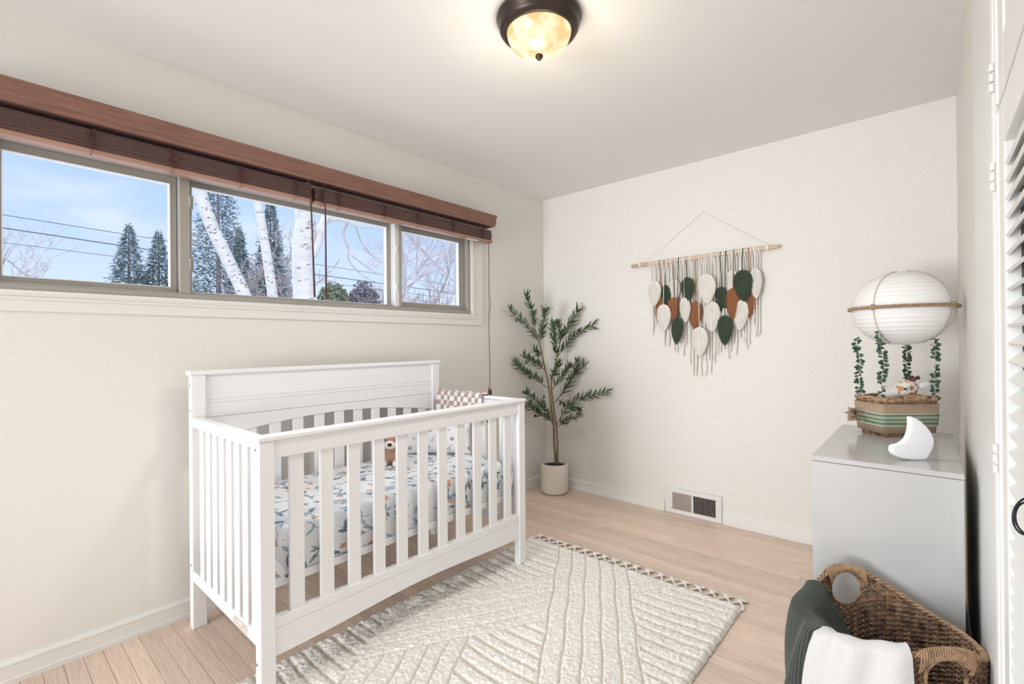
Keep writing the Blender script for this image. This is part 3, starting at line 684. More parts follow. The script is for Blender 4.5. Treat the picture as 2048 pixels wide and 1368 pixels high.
nz_ = nz_ + rng.normal(size=XX.shape) * .0011
Z = (.019 + nz_ - g * .010) * ef + .003
jx = smooth2(rng.normal(size=XX.shape), 1) * .0028; jy = smooth2(rng.normal(size=XX.shape), 1) * .0028
wav = .006 * np.sin(YY * 100.5) * np.clip(1 - (XX - RX0) / .02, 0, 1)
Xd = XX + jx + wav; Yd = YY + jy
# keep the pile clear of the two crib feet that press into it
ny, nx = XX.shape; idx = np.arange(nx * ny).reshape(ny, nx); q = np.stack([idx[:-1, :-1], idx[:-1, 1:], idx[1:, 1:], idx[1:, :-1]], -1).reshape(-1, 4)
mb = MB(); mb.v = np.stack([Xd.ravel(), Yd.ravel(), Z.ravel()], 1).tolist(); mb.f = [tuple(int(i) for i in k) for k in q]
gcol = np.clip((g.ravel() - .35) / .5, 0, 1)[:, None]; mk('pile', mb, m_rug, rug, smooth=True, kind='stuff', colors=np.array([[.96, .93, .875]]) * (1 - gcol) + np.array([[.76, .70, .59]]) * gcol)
mk('backing', MB().box(RX0 + .004, RX1 - .004, RY0 + .004, RY1 - .002, .0008, .004), m_rugb, rug)
random.seed(21)
nt_ = 19
for side in (1,):
    for k in range(nt_):
        xa = RX0 + .03 + (RX1 - RX0 - .05) * k / (nt_ - 1) + random.uniform(-.006, .006); tm = MB(); yk = RY1 + .052 + random.uniform(-.004, .004)
        for sg in (-1, 1):
            tm.tube([(xa + sg * .030, RY1 - .008, .010), (xa + sg * .026, RY1 + .014, .008), (xa + sg * .008, yk - .006, .009), (xa, yk, .010)], [.0062, .006, .006, .0065], 6)
        tm.ell((xa, yk, .010), (.013, .011, .010), 8, 6)
        for q_ in range(9):
            a = random.uniform(-1.0, 1.0); L_ = random.uniform(.028, .046)
            tm.tube([(xa, yk, .010), (xa + math.sin(a) * L_ * .6, yk + math.cos(a) * L_ * .6, .012), (xa + math.sin(a) * L_, yk + math.cos(a) * L_, .004)], [.0050, .0050, .0030], 5)
        mk('tassel', tm, m_cream, rug, smooth=True)

# ---------------------------------------------------------------- dresser
DX0, DX1, DYa, DYb, DH = -.317, .078, 1.985, 2.815, .800
dr = thing('dresser', 'glossy grey dresser standing beside the closet wall', 'dresser', ((DX0 + DX1) / 2, (DYa + DYb) / 2, 0))
mk('top_panel', MB().box(DX0 - .002, DX1 + .001, DYa - .002, DYb + .002, DH - .017, DH), m_dres, dr, bevel=.0015)
mk('side_panel', MB().box(DX0, DX1, DYa, DYa + .018, .305, DH - .0185), m_dres, dr, bevel=.001)
mk('side_panel', MB().box(DX0, DX1, DYa + .0006, DYa + .018, 0, .3035), m_dres, dr, bevel=.001)
mk('side_panel', MB().box(DX0, DX1, DYb - .018, DYb, 0, DH - .0185), m_dres, dr, bevel=.001)
mk('back_panel', MB().box(DX1 - .008, DX1 - .001, DYa + .018, DYb - .018, .02, DH - .018), m_dres, dr)
mk('plinth', MB().box(DX0 + .025, DX0 + .04, DYa + .018, DYb - .018, 0, .06), m_dres, dr)
for k in range(4):
    z0 = .065 + k * .1785
    mk('drawer', MB().box(DX0 + .001, DX0 + .018, DYa + .0195, DYb - .0195, z0, z0 + .1745), m_dres, dr, bevel=.0015)

# ---------------------------------------------------------------- moon lamp
mo = [(975, 665), (1010, 668), (1075, 690), (1140, 735), (1200, 790), (1250, 845), (1290, 905), (1312, 960), (1320, 1015), (1312, 1070), (1290, 1120), (1250, 1190), (1215, 1240), (1180, 1262), (1120, 1270), (1010, 1262), (900, 1245), (830, 1228), (770, 1200), (730, 1175), (708, 1145), (703, 1110), (712, 1075), (730, 1055), (760, 1048), (820, 1035), (880, 1005), (925, 962), (955, 905), (972, 845), (982, 780), (980, 720)]
k_ = .0002486; ang = math.atan2(.658, .753) 
MO = Vector((-.041, 2.109, DH))
ax = Vector((math.cos(ang), math.sin(ang), 0)); nr = Vector((math.sin(ang), -math.cos(ang), 0))
zmin = 1262
mb = MB(); n = len(mo)
pr = lambda p, t: MO + ax * ((p[0] - 1010) * k_ * .95) + Vector((0, 0, max(0, (zmin - p[1]) * k_))) + nr * t
mb.add([pr(p, .0) for p in mo] + [pr(p, -.022) for p in mo], [tuple(range(n)), tuple(range(n, 2 * n))[::-1]] + [(i, i + n, (i + 1) % n + n, (i + 1) % n) for i in range(n)])
mk('moon_lamp', mb, m_moon, None, bevel=.007, segs=4, origin=tuple(MO), label='white crescent moon lamp standing on the grey dresser', cat='lamp', smooth=True)

# ---------------------------------------------------------------- hot-air-balloon basket decoration
RV = Vector((.753, .658, 0)); FV = Vector((-.658, .753, 0))
hb = thing('balloon_decoration', 'hot air balloon decoration, paper lantern over a burlap-wrapped wicker basket', 'decoration', (-.112, 2.651, DH))
def L2W(lat, w_, z): return RV * lat + FV * w_ + Vector((0, 0, z))
lc = Vector((-.088, 2.680, 1.345)); rx, rzz = .178, .158
def lan(u, v):
    a = 2 * PI * u; t = .16 + (PI - .32) * v
    rib = 1 + .006 * math.cos(v * 2 * PI * 22)
    return lc + Vector((rx * rib * math.sin(t) ** .9 * math.cos(a), rx * rib * math.sin(t) ** .9 * math.sin(a), rzz * math.cos(t)))
mk('paper_lantern', MB().grid(lan, 72, 150, close_u=True), m_paper, hb, smooth=True)
# thin twine ribs
for k in range(4):
    a = k * PI / 2 + 1.08; P = []
    for i in range(40):
        t = .1 + (PI - .5) * i / 39; P.append(lc + Vector(((rx + .004) * math.sin(t) ** .9 * math.cos(a), (rx + .004) * math.sin(t) ** .9 * math.sin(a), (rzz + .004) * math.cos(t))))
    mk('twine', MB().tube(P, .0011, 5), m_jute, hb, smooth=True)
bm = MB()
for ph in (0, 2 * PI / 3, 4 * PI / 3):
    P = []
    for i in range(220):
        a = 2 * PI * i / 220; q = a * 38 + ph
        rr = rx + .007 + .0045 * math.cos(q); P.append(lc + Vector((rr * math.cos(a), rr * math.sin(a), (.0055 * math.sin(q) + .002))))
    bm.tube(P, .0034, 5, closed=True)
mk('rope_band', bm, m_jute, hb, smooth=True, label='braided jute rope around the lantern')
for k in range(4):
    a = k * PI / 2 + 1.08; c = lc + Vector(((rx + .010) * math.cos(a), (rx + .010) * math.sin(a), .003)); km = MB()
    if c.x > .100: c.x = .100
    rad = Vector((math.cos(a), math.sin(a), 0)); tn = Vector((-math.sin(a), math.cos(a), 0))
    for q in range(7):
        b_ = 2 * PI * q / 7; km.ell(c + tn * .008 * math.cos(b_) + Vector((0, 0, .008 * math.sin(b_))), (.0048, .0048, .0048), 8, 6)
    km.ell(c, (.005, .005, .005), 8, 6)
    mk('rope_knot', km, m_jute, hb, smooth=True)
# basket corners (lat, w)
la0, la1, w0, w1 = 1.545, 1.782, 1.995, 2.150
def ring(inset, z, rc=.020, nseg=6):
    a0, a1, b0, b1 = la0 + inset, la1 - inset, w0 + inset, w1 - inset; P = []
    for (cx_, cy_, st_) in ((a1 - rc, b0 + rc, -PI / 2), (a1 - rc, b1 - rc, 0), (a0 + rc, b1 - rc, PI / 2), (a0 + rc, b0 + rc, PI)):
        for i in range(nseg + 1):
            a = st_ + (PI / 2) * i / nseg; P.append(L2W(cx_ + rc * math.cos(a), cy_ + rc * math.sin(a), z))
    return P
def band(name, z0, z1, i0, i1, m, thick=0, label=None, wob=0):
    A = ring(i0, z0); B = ring(i1, z1); n = len(A)
    return mk(name, MB().add(A + B, [(i, (i + 1) % n, n + (i + 1) % n, n + i) for i in range(n)]), m, hb, smooth=True, label=label, solid=thick)
zb, zt = DH, .957
bk = MB()
for k in range(16):            # woven strand rows
    z = zb + .004 + k * .0096; ins = .016 - .016 * (k / 15)
    P = ring(ins, z, .022, 5); Pd = []
    for i in range(len(P)):
        for q in range(3):
            p = P[i].lerp(P[(i + 1) % len(P)], q / 3); Pd.append(p)
    m_n = len(Pd); ctr = L2W((la0 + la1) / 2, (w0 + w1) / 2, z)
    Pd = [p + (p - ctr).normalized() * (.0022 * (1 if (i + k) % 2 else -1)) for i, p in enumerate(Pd)]
    bk.tube(Pd, .0056, 5, closed=True)
bk.add([L2W(la0 + .02, w0 + .02, zb + .004), L2W(la1 - .02, w0 + .02, zb + .004), L2W(la1 - .02, w1 - .02, zb + .004), L2W(la0 + .02, w1 - .02, zb + .004)], [(0, 1, 2, 3)])
mk('wicker_body', bk, m_sea, hb, smooth=True)
rm = MB()
for ph in (0, PI):
    P = ring(-.001, zt + .002, .024, 6); Pd = []
    for i in range(len(P)):
        for q in range(6): Pd.append(P[i].lerp(P[(i + 1) % len(P)], q / 6))
    ctr = L2W((la0 + la1) / 2, (w0 + w1) / 2, zt)
    Pd = [p + (p - ctr).normalized() * .005 * math.cos(i * .9 + ph) + Vector((0, 0, .006 * math.sin(i * .9 + ph))) for i, p in enumerate(Pd)]
    rm.tube(Pd, .0058, 6, closed=True)
mk('braided_rim', rm, m_ratt, hb, smooth=True)
hm = MB(); hx0, hx1 = la0 + .085, la1 - .060
for i in range(26):
    lt = hx0 + (hx1 - hx0) * i / 25; P = [L2W(lt + .001 * math.cos(a), w0 - .004 + .011 * math.cos(a), zt + .008 + .012 * math.sin(a)) for a in np.linspace(0, 2 * PI, 12, endpoint=False)]
    hm.tube(P, .0024, 5, closed=True)
mk('wrapped_handle', hm, m_ratt, hb, smooth=True)
band('burlap_wrap', .818, .940, .001, -.007, m_burlap, .003)
rb = MB()
zz0 = .846; stripes = [m_ribl, m_ribg, m_ribd, m_ribg, m_ribl, m_ribd, m_ribg, m_ribl, m_ribg, m_ribd, m_ribl]
hh = .054 / len(stripes)
for i, mm in enumerate(stripes):
    t0 = (zz0 + i * hh - .818) / .122; t1 = (zz0 + (i + 1) * hh - .818) / .122
    A = ring(.001 - .008 * t0 - .0035, zz0 + i * hh + .0006); B = ring(.001 - .008 * t1 - .0035 - (.0012 if i % 2 else 0), zz0 + (i + 1) * hh - .0002); n = len(A)
    mk('ribbon', MB().add(A + B, [(q, (q + 1) % n, n + (q + 1) % n, n + q) for q in range(n)]), mm, hb, smooth=True, solid=.001)
# burlap flower on the left face
fm = MB(); fc = L2W(1.505, 2.090, .885); random.seed(4)
for k in range(46):
    d = Vector((random.uniform(-1, .35), random.uniform(-1, 1), 0)).normalized() ; lat = random.uniform(-1, .1); dv = (RV * lat + FV * random.uniform(-.8, .8) + Vector((0, 0, random.uniform(-1, 1)))).normalized()
    L_ = random.uniform(.030, .050); sd = dv.cross(Vector((random.random(), random.random(), random.random()))).normalized() * random.uniform(.005, .010)
    mid = fc + dv * L_ * .6; tip = fc + dv * L_ + Vector((0, 0, random.uniform(-.006, .003))); nn = dv.cross(sd).normalized() * .003
    fm.add([fc, mid + sd + nn, tip, mid - sd + nn, mid - nn], [(0, 1, 4), (0, 4, 3), (1, 2, 4), (4, 2, 3)])
mk('burlap_flower', fm, m_burlap, hb, label='frayed burlap flower')
# leafy vines
random.seed(9)
for (lt, ww, zt_, zb_, dl) in ((1.548, 2.135, 1.215, .975, .010), (1.552, 2.003, 1.235, .955, .004), (1.772, 2.140, 1.190, 1.00, .0), (1.778, 2.003, 1.245, .950, -.002)):
    P = []
    for i in range(16):
        t = i / 15; P.append(L2W(lt + dl * (1 - t) + .005 * math.sin(t * 9 + lt * 50), ww + .005 * math.cos(t * 7), zb_ + (zt_ - zb_) * t))
    vn = mk('vine', MB().tube(P, .0013, 5), m_vstem, hb, smooth=True)
    lm = MB()
    for i in range(110):
        t = random.random(); k = t * 14.99; p = P[int(k)].lerp(P[int(k) + 1], k - int(k)); a = random.uniform(0, 2 * PI)
        d = Vector((math.cos(a), math.sin(a), random.uniform(-.9, .9))).normalized(); sd = d.cross(Vector((random.uniform(-1, 1), random.uniform(-1, 1), random.uniform(-1, 1)))).normalized(); L_ = random.uniform(.012, .020); W_ = L_ * .42; nn = d.cross(sd) * .0022
        b0 = p + d * .003
        pts = [b0, b0 + d * L_ * .35 + sd * W_, b0 + d * L_ * .75 + sd * W_ * .8, b0 + d * L_, b0 + d * L_ * .75 - sd * W_ * .8, b0 + d * L_ * .35 - sd * W_, b0 + d * L_ * .5 + nn]
        pts = [Vector((min(q.x, .110), q.y, q.z)) for q in pts]
        lm.add(pts, [(0, 1, 6), (1, 2, 6), (2, 3, 6), (3, 4, 6), (4, 5, 6), (5, 0, 6)])
    mk('vine_leaves', lm, m_vleaf, vn, kind='stuff')

# giraffe plush in the basket
GB = L2W(1.69, 2.07, .955)
gir = thing('giraffe_toy', 'white plush giraffe head with orange-brown spots, peeking out of the wicker basket', 'soft toy', tuple(GB))
rg = Matrix.Rotation(math.atan2(RV.y, RV.x), 3, 'Z')
def gp(l, f, u): return GB + RV * l * 1.25 + FV * f * 1.15 + Vector((0, 0, u * 1.2 + .014))
tilt = rg @ Matrix.Rotation(math.radians(-22), 3, 'Y')
oc = lambda l, f, u: tuple(RV * l * 1.25 + FV * f * 1.15 + Vector((0, 0, u * 1.2 + .014)))
br_ = (.50, .20, .07); lb_ = (.62, .33, .15)
m_gir = spotmat('giraffe_plush', (.88, .85, .83), [(oc(-.018, -.030, .026), 0.0169, lb_), (oc(.012, -.034, .030), 0.0143, br_), (oc(.030, -.030, .014), 0.0143, br_), (oc(.010, -.036, .006), 0.0143, br_), (oc(.024, -.030, -.008), 0.0130, br_), (oc(-.008, -.030, .048), .007, lb_), (oc(.008, -.026, .050), .007, lb_), (oc(.044, -.024, .010), 0.0117, br_), (oc(-.004, -.038, .022), .006, br_), (oc(-.026, -.030, .012), .008, lb_), (oc(.02, -.02, .052), .007, br_), (oc(.040, -.024, -.012), 0.0117, br_), (oc(.046, 0, .030), .011, br_), (oc(-.002, 0, -.006), .009, lb_), (oc(.030, 0, .040), .009, br_)], flat=tuple(FV))
blob('head', [(gp(.010, 0, .020), (.055, .038, .040), tilt), (gp(-.030, 0, .006), (.044, .028, .027), tilt), (gp(-.056, 0, -.008), (.032, .025, .021), rg), (gp(.030, .0, -.040), (.038, .032, .050), rg)], m_gir, gir, .003, 8)
eb = MB(); er = rg @ Matrix.Rotation(math.radians(12), 3, 'Y')
mk('ear', MB().ell(gp(.072, -.010, .036), (.029, .008, .015), 16, 10, rg @ Matrix.Rotation(math.radians(-14), 3, 'Y')), m_moon, gir, smooth=True)
mk('ear', MB().ell(gp(.052, .036, .040), (.022, .008, .012), 16, 10, rg @ Matrix.Rotation(math.radians(-14), 3, 'Y')), m_moon, gir, smooth=True)
for fq in (-.012, .014): mk('ossicone', MB().tube([gp(.028, fq, .050), gp(.038, fq, .060), gp(.050, fq, .064)], [.006, .0075, .0085], 10), m_cord, gir, smooth=True)
mk('eye', MB().ell(gp(-.012, -.0325, .0255), (.0055, .003, .0048), 12, 8, rg), m_black, gir, smooth=True)
mk('eyelash', MB().tube([gp(-.010, -.036, .031), gp(.000, -.037, .027), gp(.005, -.037, .020)], .0011, 5), m_black, gir)

# ---------------------------------------------------------------- laundry basket
BC = Vector((-.092, 1.735, 0)); BRr = .196; EA = math.radians(128)
lb = thing('laundry_basket', 'brown woven seagrass basket with two wrapped hoop handles in the front right', 'basket', tuple(BC))
def rimh(a):
    c_ = math.cos(a - EA); return .378 + (.090 * abs(c_) ** 3.0 if c_ > 0 else .066 * abs(c_) ** 4.0)
def brad(z): return BRr - .020 * (1 - min(1, z / .38)) ** 2
HC, HW, HH = .400, .046, .053      # handle holes: centre height, half width, half height
def inhole(a, z):
    d = (a - EA) % PI
    if d > PI / 2: d -= PI
    return (d * BRr / HW) ** 2 + ((z - (HC if math.cos(a - EA) > 0 else HC - .028)) / HH) ** 2
NA = 168; NR = 54
for half in range(1):
    sm = MB()
    for k in range(NR):
        seg = []
        def flush():
            global seg
            if len(seg) > 2: sm.tube(seg, .0042, 5, cap=False)
            seg = []
        for i in range(NA + 1):
            a = 2 * PI * i / NA + .01 * (k % 2); z = .010 + (rimh(a) - .012) * (k + .5) / NR
            if inhole(a, z) < 1.12: flush(); continue
            wv = .0046 * math.cos(PI * i / 1.5 + PI * k); r = brad(z) + wv + random.uniform(-.0008, .0008)
            seg.append(BC + Vector((r * math.cos(a), r * math.sin(a), z + .0035 * math.sin(i * PI / 1.5) + random.uniform(-.0012, .0012))))
        flush()
    mk('seagrass_weave', sm, m_sea, lb, smooth=True, kind='stuff')
sk = MB()
for i in range(50):
    a = 2 * PI * i / 50; zs = [z for z in np.linspace(.005, rimh(a) - .008, 22)]
    seg = []
    for z in zs:
        if inhole(a, z) < 1.1:
            if len(seg) > 1: sk.tube(seg, .0030, 5)
            seg = []; continue
        seg.append(BC + Vector((brad(z) * math.cos(a), brad(z) * math.sin(a), z)))
    if len(seg) > 1: sk.tube(seg, .0030, 5)
mk('stakes', sk, m_ratt, lb, smooth=True, kind='stuff')
mk('bottom', MB().lathe([(0, .008), (.172, .008), (.176, .004), (.172, .002), (0, .002)], 48, tuple(BC)), m_sea, lb)
rm = MB()
for ph in (0, 2.1, 4.2):
    P = []
    for i in range(240):
        a = 2 * PI * i / 240; q = a * 30 + ph
        P.append(BC + Vector(((BRr + .0055 * math.cos(q)) * math.cos(a), (BRr + .0055 * math.cos(q)) * math.sin(a), rimh(a) - .003 + .0045 * math.sin(q))))
    rm.tube(P, .0038, 5, closed=True)
mk('rim', rm, m_ratt, lb, smooth=True)
for hk in (0, 1):
    hm = MB(); a0 = EA + PI * hk; HC = .400 - .028 * hk
    for i in range(24):
        a = a0 + (i / 23 - .5) * .62; zt = rimh(a) - .0; zl = HC + HH * math.sqrt(max(0, 1 - ((a - a0) * BRr / HW * .80) ** 2)) if abs((a - a0) * BRr / HW * .80) < 1 else HC + .01
        zl = min(zl, zt - .014); zc = (zt + .008 + zl) / 2; hz = (zt + .008 - zl) / 2
        P = [BC + Vector(((BRr + .0125 * math.cos(b_)) * math.cos(a + .02 * math.sin(b_)), (BRr + .0125 * math.cos(b_)) * math.sin(a + .02 * math.sin(b_)), zc + hz * math.sin(b_))) for b_ in np.linspace(0, 2 * PI, 14, endpoint=False)]
        hm.tube(P, .0025, 5, closed=True)
    mk('handle_wrap', hm, m_ratt, lb, smooth=True)
    em_ = MB(); P = []
    for i in range(40):
        b_ = 2 * PI * i / 40; a = a0 + HW * 1.06 * math.cos(b_) / BRr; z = HC + HH * 1.05 * math.sin(b_)
        r = brad(z) + .002 * (i % 2); P.append(BC + Vector((r * math.cos(a), r * math.sin(a), z)))
    em_.tube(P, .005, 6, closed=True); mk('handle_edge', em_, m_sea, lb, smooth=True)

# cloths over the rim: u across (angle), v from inside, over the rim, down outside
def drape(name, label, cat, m, a0, a1, zin, zout, thick, rib, ribn, lift, flare, seed, nu, nv, twist=0.0, skew=0.0, inward=.02, fold=.008, fn=9):
    r_ = random.Random(seed); vs = []
    for j in range(nv):
        v = j / (nv - 1)
        for i in range(nu):
            u = i / (nu - 1); a = a0 + (a1 - a0) * u
            zr = rimh(a) + lift + .006 * math.sin(u * 5 + seed)
            Lin, Lout = zr - zin, zr - zout; Ltop = .055; tot = Lin + Ltop + Lout; s = v * tot
            if s < Lin: rad = BRr - .028 - inward * (1 - s / Lin); z = zin + s
            elif s < Lin + Ltop:
                t = (s - Lin) / Ltop; rad = BRr - .028 + .056 * t; z = zr + .010 * math.sin(PI * t)
            else:
                d = s - Lin - Ltop; rad = BRr + .028 + flare * (1 - math.exp(-d * 6)); z = zr - d
            ww = min(1, max(0, (s - Lin * .6) / .1))
            a += twist * max(0, s - Lin) + skew * (s - Lin) * (u - .5)
            rad += rib * abs(math.sin(PI * ribn * u + 3 * twist * s)) * 1.0 + ww * fold * math.sin(u * fn + s * 10 + seed)
            vs.append(BC + Vector((rad * math.cos(a), rad * math.sin(a), z)))
    m_ = MB(); m_.v = [tuple(p) for p in vs]; m_.f = [(j * nu + i, j * nu + i + 1, (j + 1) * nu + i + 1, (j + 1) * nu + i) for j in range(nv - 1) for i in range(nu - 1)]
    am = (a0 + a1) / 2
    return mk(name, m_, m, None, smooth=True, solid=thick, label=label, cat=cat, origin=(BC.x + BRr * math.cos(am), BC.y + BRr * math.sin(am), rimh(am)))
drape('knit_blanket', 'dark green ribbed knit blanket hanging over the left side of the seagrass basket', 'blanket', m_knit, math.radians(166), math.radians(228), .26, .03, .006, .0034, 24, .006, .040, 2, 300, 130, twist=-.25, skew=-.5, inward=.11, fold=.012, fn=11)
drape('white_towel', 'white cotton towel draped over the near rim of the seagrass basket', 'towel', m_towel, math.radians(226), math.radians(284), .28, .05, .006, .0005, 60, .016, .050, 5, 160, 100, twist=.0, skew=.10, fold=.008, fn=15)
cm_ = MB()
for q in range(9):
    a = random.uniform(0, 6.28); rr = random.uniform(.0, .09); cm_.ell(BC + Vector((.055 + rr * math.cos(a) * .7, -.065 + rr * math.sin(a) * .7, .235 + random.uniform(-.03, .05))), (.07, .06, .045), 18, 10)
ob = mk('folded_knitwear', cm_, m_knit, None, smooth=True, origin=(BC.x, BC.y, .16), label='dark green knitwear bundled inside the seagrass basket', cat='clothing')
r = ob.modifiers.new('r', 'REMESH'); r.mode = 'VOXEL'; r.voxel_size = .006; r.use_smooth_shade = True

# ---------------------------------------------------------------- floor vent in the back wall
vt = thing('air_vent', 'white metal air register with two slatted openings low on the back wall', 'vent', (-1.233, YB, 0))
vy = YB - .016
fm = MB(); fm.box(-1.428, -1.038, vy, YB - .001, .001, .030); fm.box(-1.428, -1.038, vy, YB - .001, .147, .178)
fm.box(-1.428, -1.372, vy, YB - .001, .030, .147); fm.box(-1.077, -1.038, vy, YB - .001, .030, .147)
mk('frame', fm, m_vent, vt, bevel=.003)
mk('divider', MB().box(-1.238, -1.226, vy, YB - .001, .028, .149), m_vent, vt, bevel=.001)
mk('duct_shade_plate', MB().box(-1.372, -1.077, YB - .004, YB - .002, .030, .147), m_ventd, vt)  # dark plate painting the shaded opening behind the fins
for x0, x1, sg in ((-1.372, -1.238, 1), (-1.226, -1.077, -1)):
    n = 17
    for k in range(n):
        xc = x0 + (x1 - x0) * (k + .5) / n; dx = .0042 * sg if sg > 0 else -.0012
        mk('fin', MB().add([(xc - dx - .0006, vy + .002, .029), (xc - dx + .0006, vy + .002, .029), (xc + dx + .0006, YB - .005, .029), (xc + dx - .0006, YB - .005, .029), (xc - dx - .0006, vy + .002, .148), (xc - dx + .0006, vy + .002, .148), (xc + dx + .0006, YB - .005, .148), (xc + dx - .0006, YB - .005, .148)],
            [(0, 3, 2, 1), (4, 5, 6, 7), (0, 1, 5, 4), (1, 2, 6, 5), (2, 3, 7, 6), (3, 0, 4, 7)]), m_louv, vt)
for xx in (-1.405, -1.052): mk('screw', MB().tube([(xx, vy - .001, .090), (xx, vy + .002, .090)], .003, 8), m_metal, vt)

# ---------------------------------------------------------------- macrame wall hanging
WY = YB - .040
wh = thing('wall_hanging', 'macrame wall hanging of cream, rust and green feather leaves on a wooden dowel', 'wall hanging', (-1.165, YB, 1.78))
mk('dowel', MB().tube([(-1.654, WY, 1.771), (-1.3, WY, 1.776), (-.95, WY, 1.781), (-.700, WY, 1.7845), (-.676, WY, 1.785)], [.0135, .0130, .0125, .0125, .009], 14), m_rodw, wh, smooth=True)
mk('hanging_cord', MB().tube([(-1.564, WY - .010, 1.785), (-1.143, YB - .006, 2.087), (-.745, WY - .010, 1.797)], .0017, 6), m_cream, wh)
for xx in (-1.592, -.748):
    km = MB()
    for q in range(4): km.tube([(xx + q * .004, WY + .0155 * math.cos(a), 1.774 + (xx + 1.592) * .012 + .0155 * math.sin(a)) for a in np.linspace(0, 2 * PI, 12, endpoint=False)], .0022, 5, closed=True)
    mk('knot', km, m_cream, wh, smooth=True)
def rodz(x): return 1.771 + (x + 1.654) * .0143
# unit leaf mesh: u across [-.5,.5], length 1 downwards, ribs along chevrons
def leafmesh(m):
    mb = MB(); hwf = lambda t: .5 * max(.02, math.sin(PI * min(1, max(0, t) ** .72)) ** .62)
    n = 40; pl = [(-hwf(i / n) * .93, -i / n * .985) for i in range(n + 1)] + [(hwf(i / n) * .93, -i / n * .985) for i in range(n, -1, -1)]
    for i in range(n):      # thin knotted backing between the cords
        a, b = pl[i], pl[i + 1]; c, d = pl[2 * n + 1 - i - 1], pl[2 * n + 1 - i]
        mb.add([(a[0], 0.02, a[1]), (b[0], 0.02, b[1]), (0, -.06, b[1]), (0, -.06, a[1])], [(0, 1, 2, 3)])
        mb.add([(0, -.06, d[1]), (0, -.06, c[1]), (c[0], 0.02, c[1]), (d[0], 0.02, d[1])], [(0, 1, 2, 3)])
    rnd = random.Random(5)
    for sd in (-1, 1):
        for k in range(25):
            t0 = -.01 + .90 * (k / 24) ** 1.05; t1 = min(1.0, t0 + .10 + .20 * min(1, k / 10) + rnd.uniform(-.006, .006)); xe = sd * hwf(t1) * rnd.uniform(.97, 1.05)
            P = [(sd * .01, -.10, -t0), (xe * .45, -.085, -(t0 + (t1 - t0) * .33)), (xe * .8, -.04, -(t0 + (t1 - t0) * .68)), (xe, .01, -t1)]
            n0 = len(mb.v); mb.tube(P, [.017, .019, .018, .013], 5)
    for k in range(17): mb.ell((0, -.12, -.02 - k * .052), (.045, .05, .036), 6, 4)
    me = bpy.data.meshes.new('leaf'); me.from_pydata(mb.v, [], mb.f); me.polygons.foreach_set('use_smooth', [True] * len(mb.f)); me.materials.append(m); me.update(); return me
LM = {'c': leafmesh(m_cream), 'r': leafmesh(m_rust), 'g': leafmesh(m_green)}
# x top, z top, x tip, z tip, width, colour, layer
LV = [(-1.473, 1.644, -1.479, 1.465, .098, 'c', 1), (-1.434, 1.527, -1.449, 1.344, .098, 'r', 0), (-1.401, 1.608, -1.389, 1.435, .072, 'g', 0), (-1.337, 1.646, -1.341, 1.480, .089, 'c', 0), (-1.330, 1.514, -1.350, 1.341, .095, 'r', 1), (-1.398, 1.470, -1.401, 1.284, .109, 'c', 2), (-1.240, 1.646, -1.236, 1.480, .095, 'g', 1), (-1.258, 1.507, -1.252, 1.338, .078, 'c', 1), (-1.297, 1.375, -1.309, 1.188, .085, 'g', 2), (-1.189, 1.481, -1.198, 1.290, .095, 'r', 0), (-1.107, 1.652, -1.097, 1.455, .120, 'c', 2), (-1.072, 1.469, -1.074, 1.270, .104, 'c', 1), (-1.154, 1.303, -1.153, 1.110, .113, 'c', 2), (-1.020, 1.564, -1.018, 1.390, .095, 'g', 0), (-.948, 1.665, -.957, 1.493, .088, 'c', 0), (-.943, 1.548, -.946, 1.350, .096, 'r', 1), (-.881, 1.655, -.876, 1.460, .120, 'g', 2), (-.988, 1.373, -.990, 1.180, .098, 'g', 2), (-.892, 1.467, -.909, 1.275, .094, 'c', 1), (-.850, 1.525, -.853, 1.355, .075, 'r', 0), (-.810, 1.660, -.805, 1.470, .075, 'c', 1), (-1.002, 1.424, -1.009, 1.284, .075, 'c', 0)]
CM = {'c': m_cream, 'r': m_rust, 'g': m_green}; random.seed(12)
for li, (xt, zt, xb, zb_, wd, cc, ly) in enumerate(LV):
    yy = WY + .010 - ly * .017 - (li % 3) * .004
    o = bpy.data.objects.new('leaf', LM[cc]); col.objects.link(o); o.parent = wh
    L_ = math.hypot(xt - xb, zt - zb_); o.location = Vector((xt, yy, zt)) - wh.location; o.scale = (wd, .07, L_); o.rotation_euler = (random.uniform(-.03, .02), math.atan2(xt - xb, zt - zb_), random.uniform(-.07, .07))
    xr = xt + random.uniform(-.008, .008)
    P = [(xt, yy - .004, zt - .012), (xt + (xr - xt) * .4, yy - .002, zt + (rodz(xr) - zt) * .4), (xr, WY - .0150, rodz(xr) - .006), (xr, WY - .012, rodz(xr) + .012), (xr, WY, rodz(xr) + .0155), (xr, WY + .012, rodz(xr) + .010), (xr + .003, WY + .014, rodz(xr) - .012)]
    mk('leaf_cord', MB().tube(P, .0029 if cc != 'c' else .0024, 5), CM[cc], wh, smooth=True)
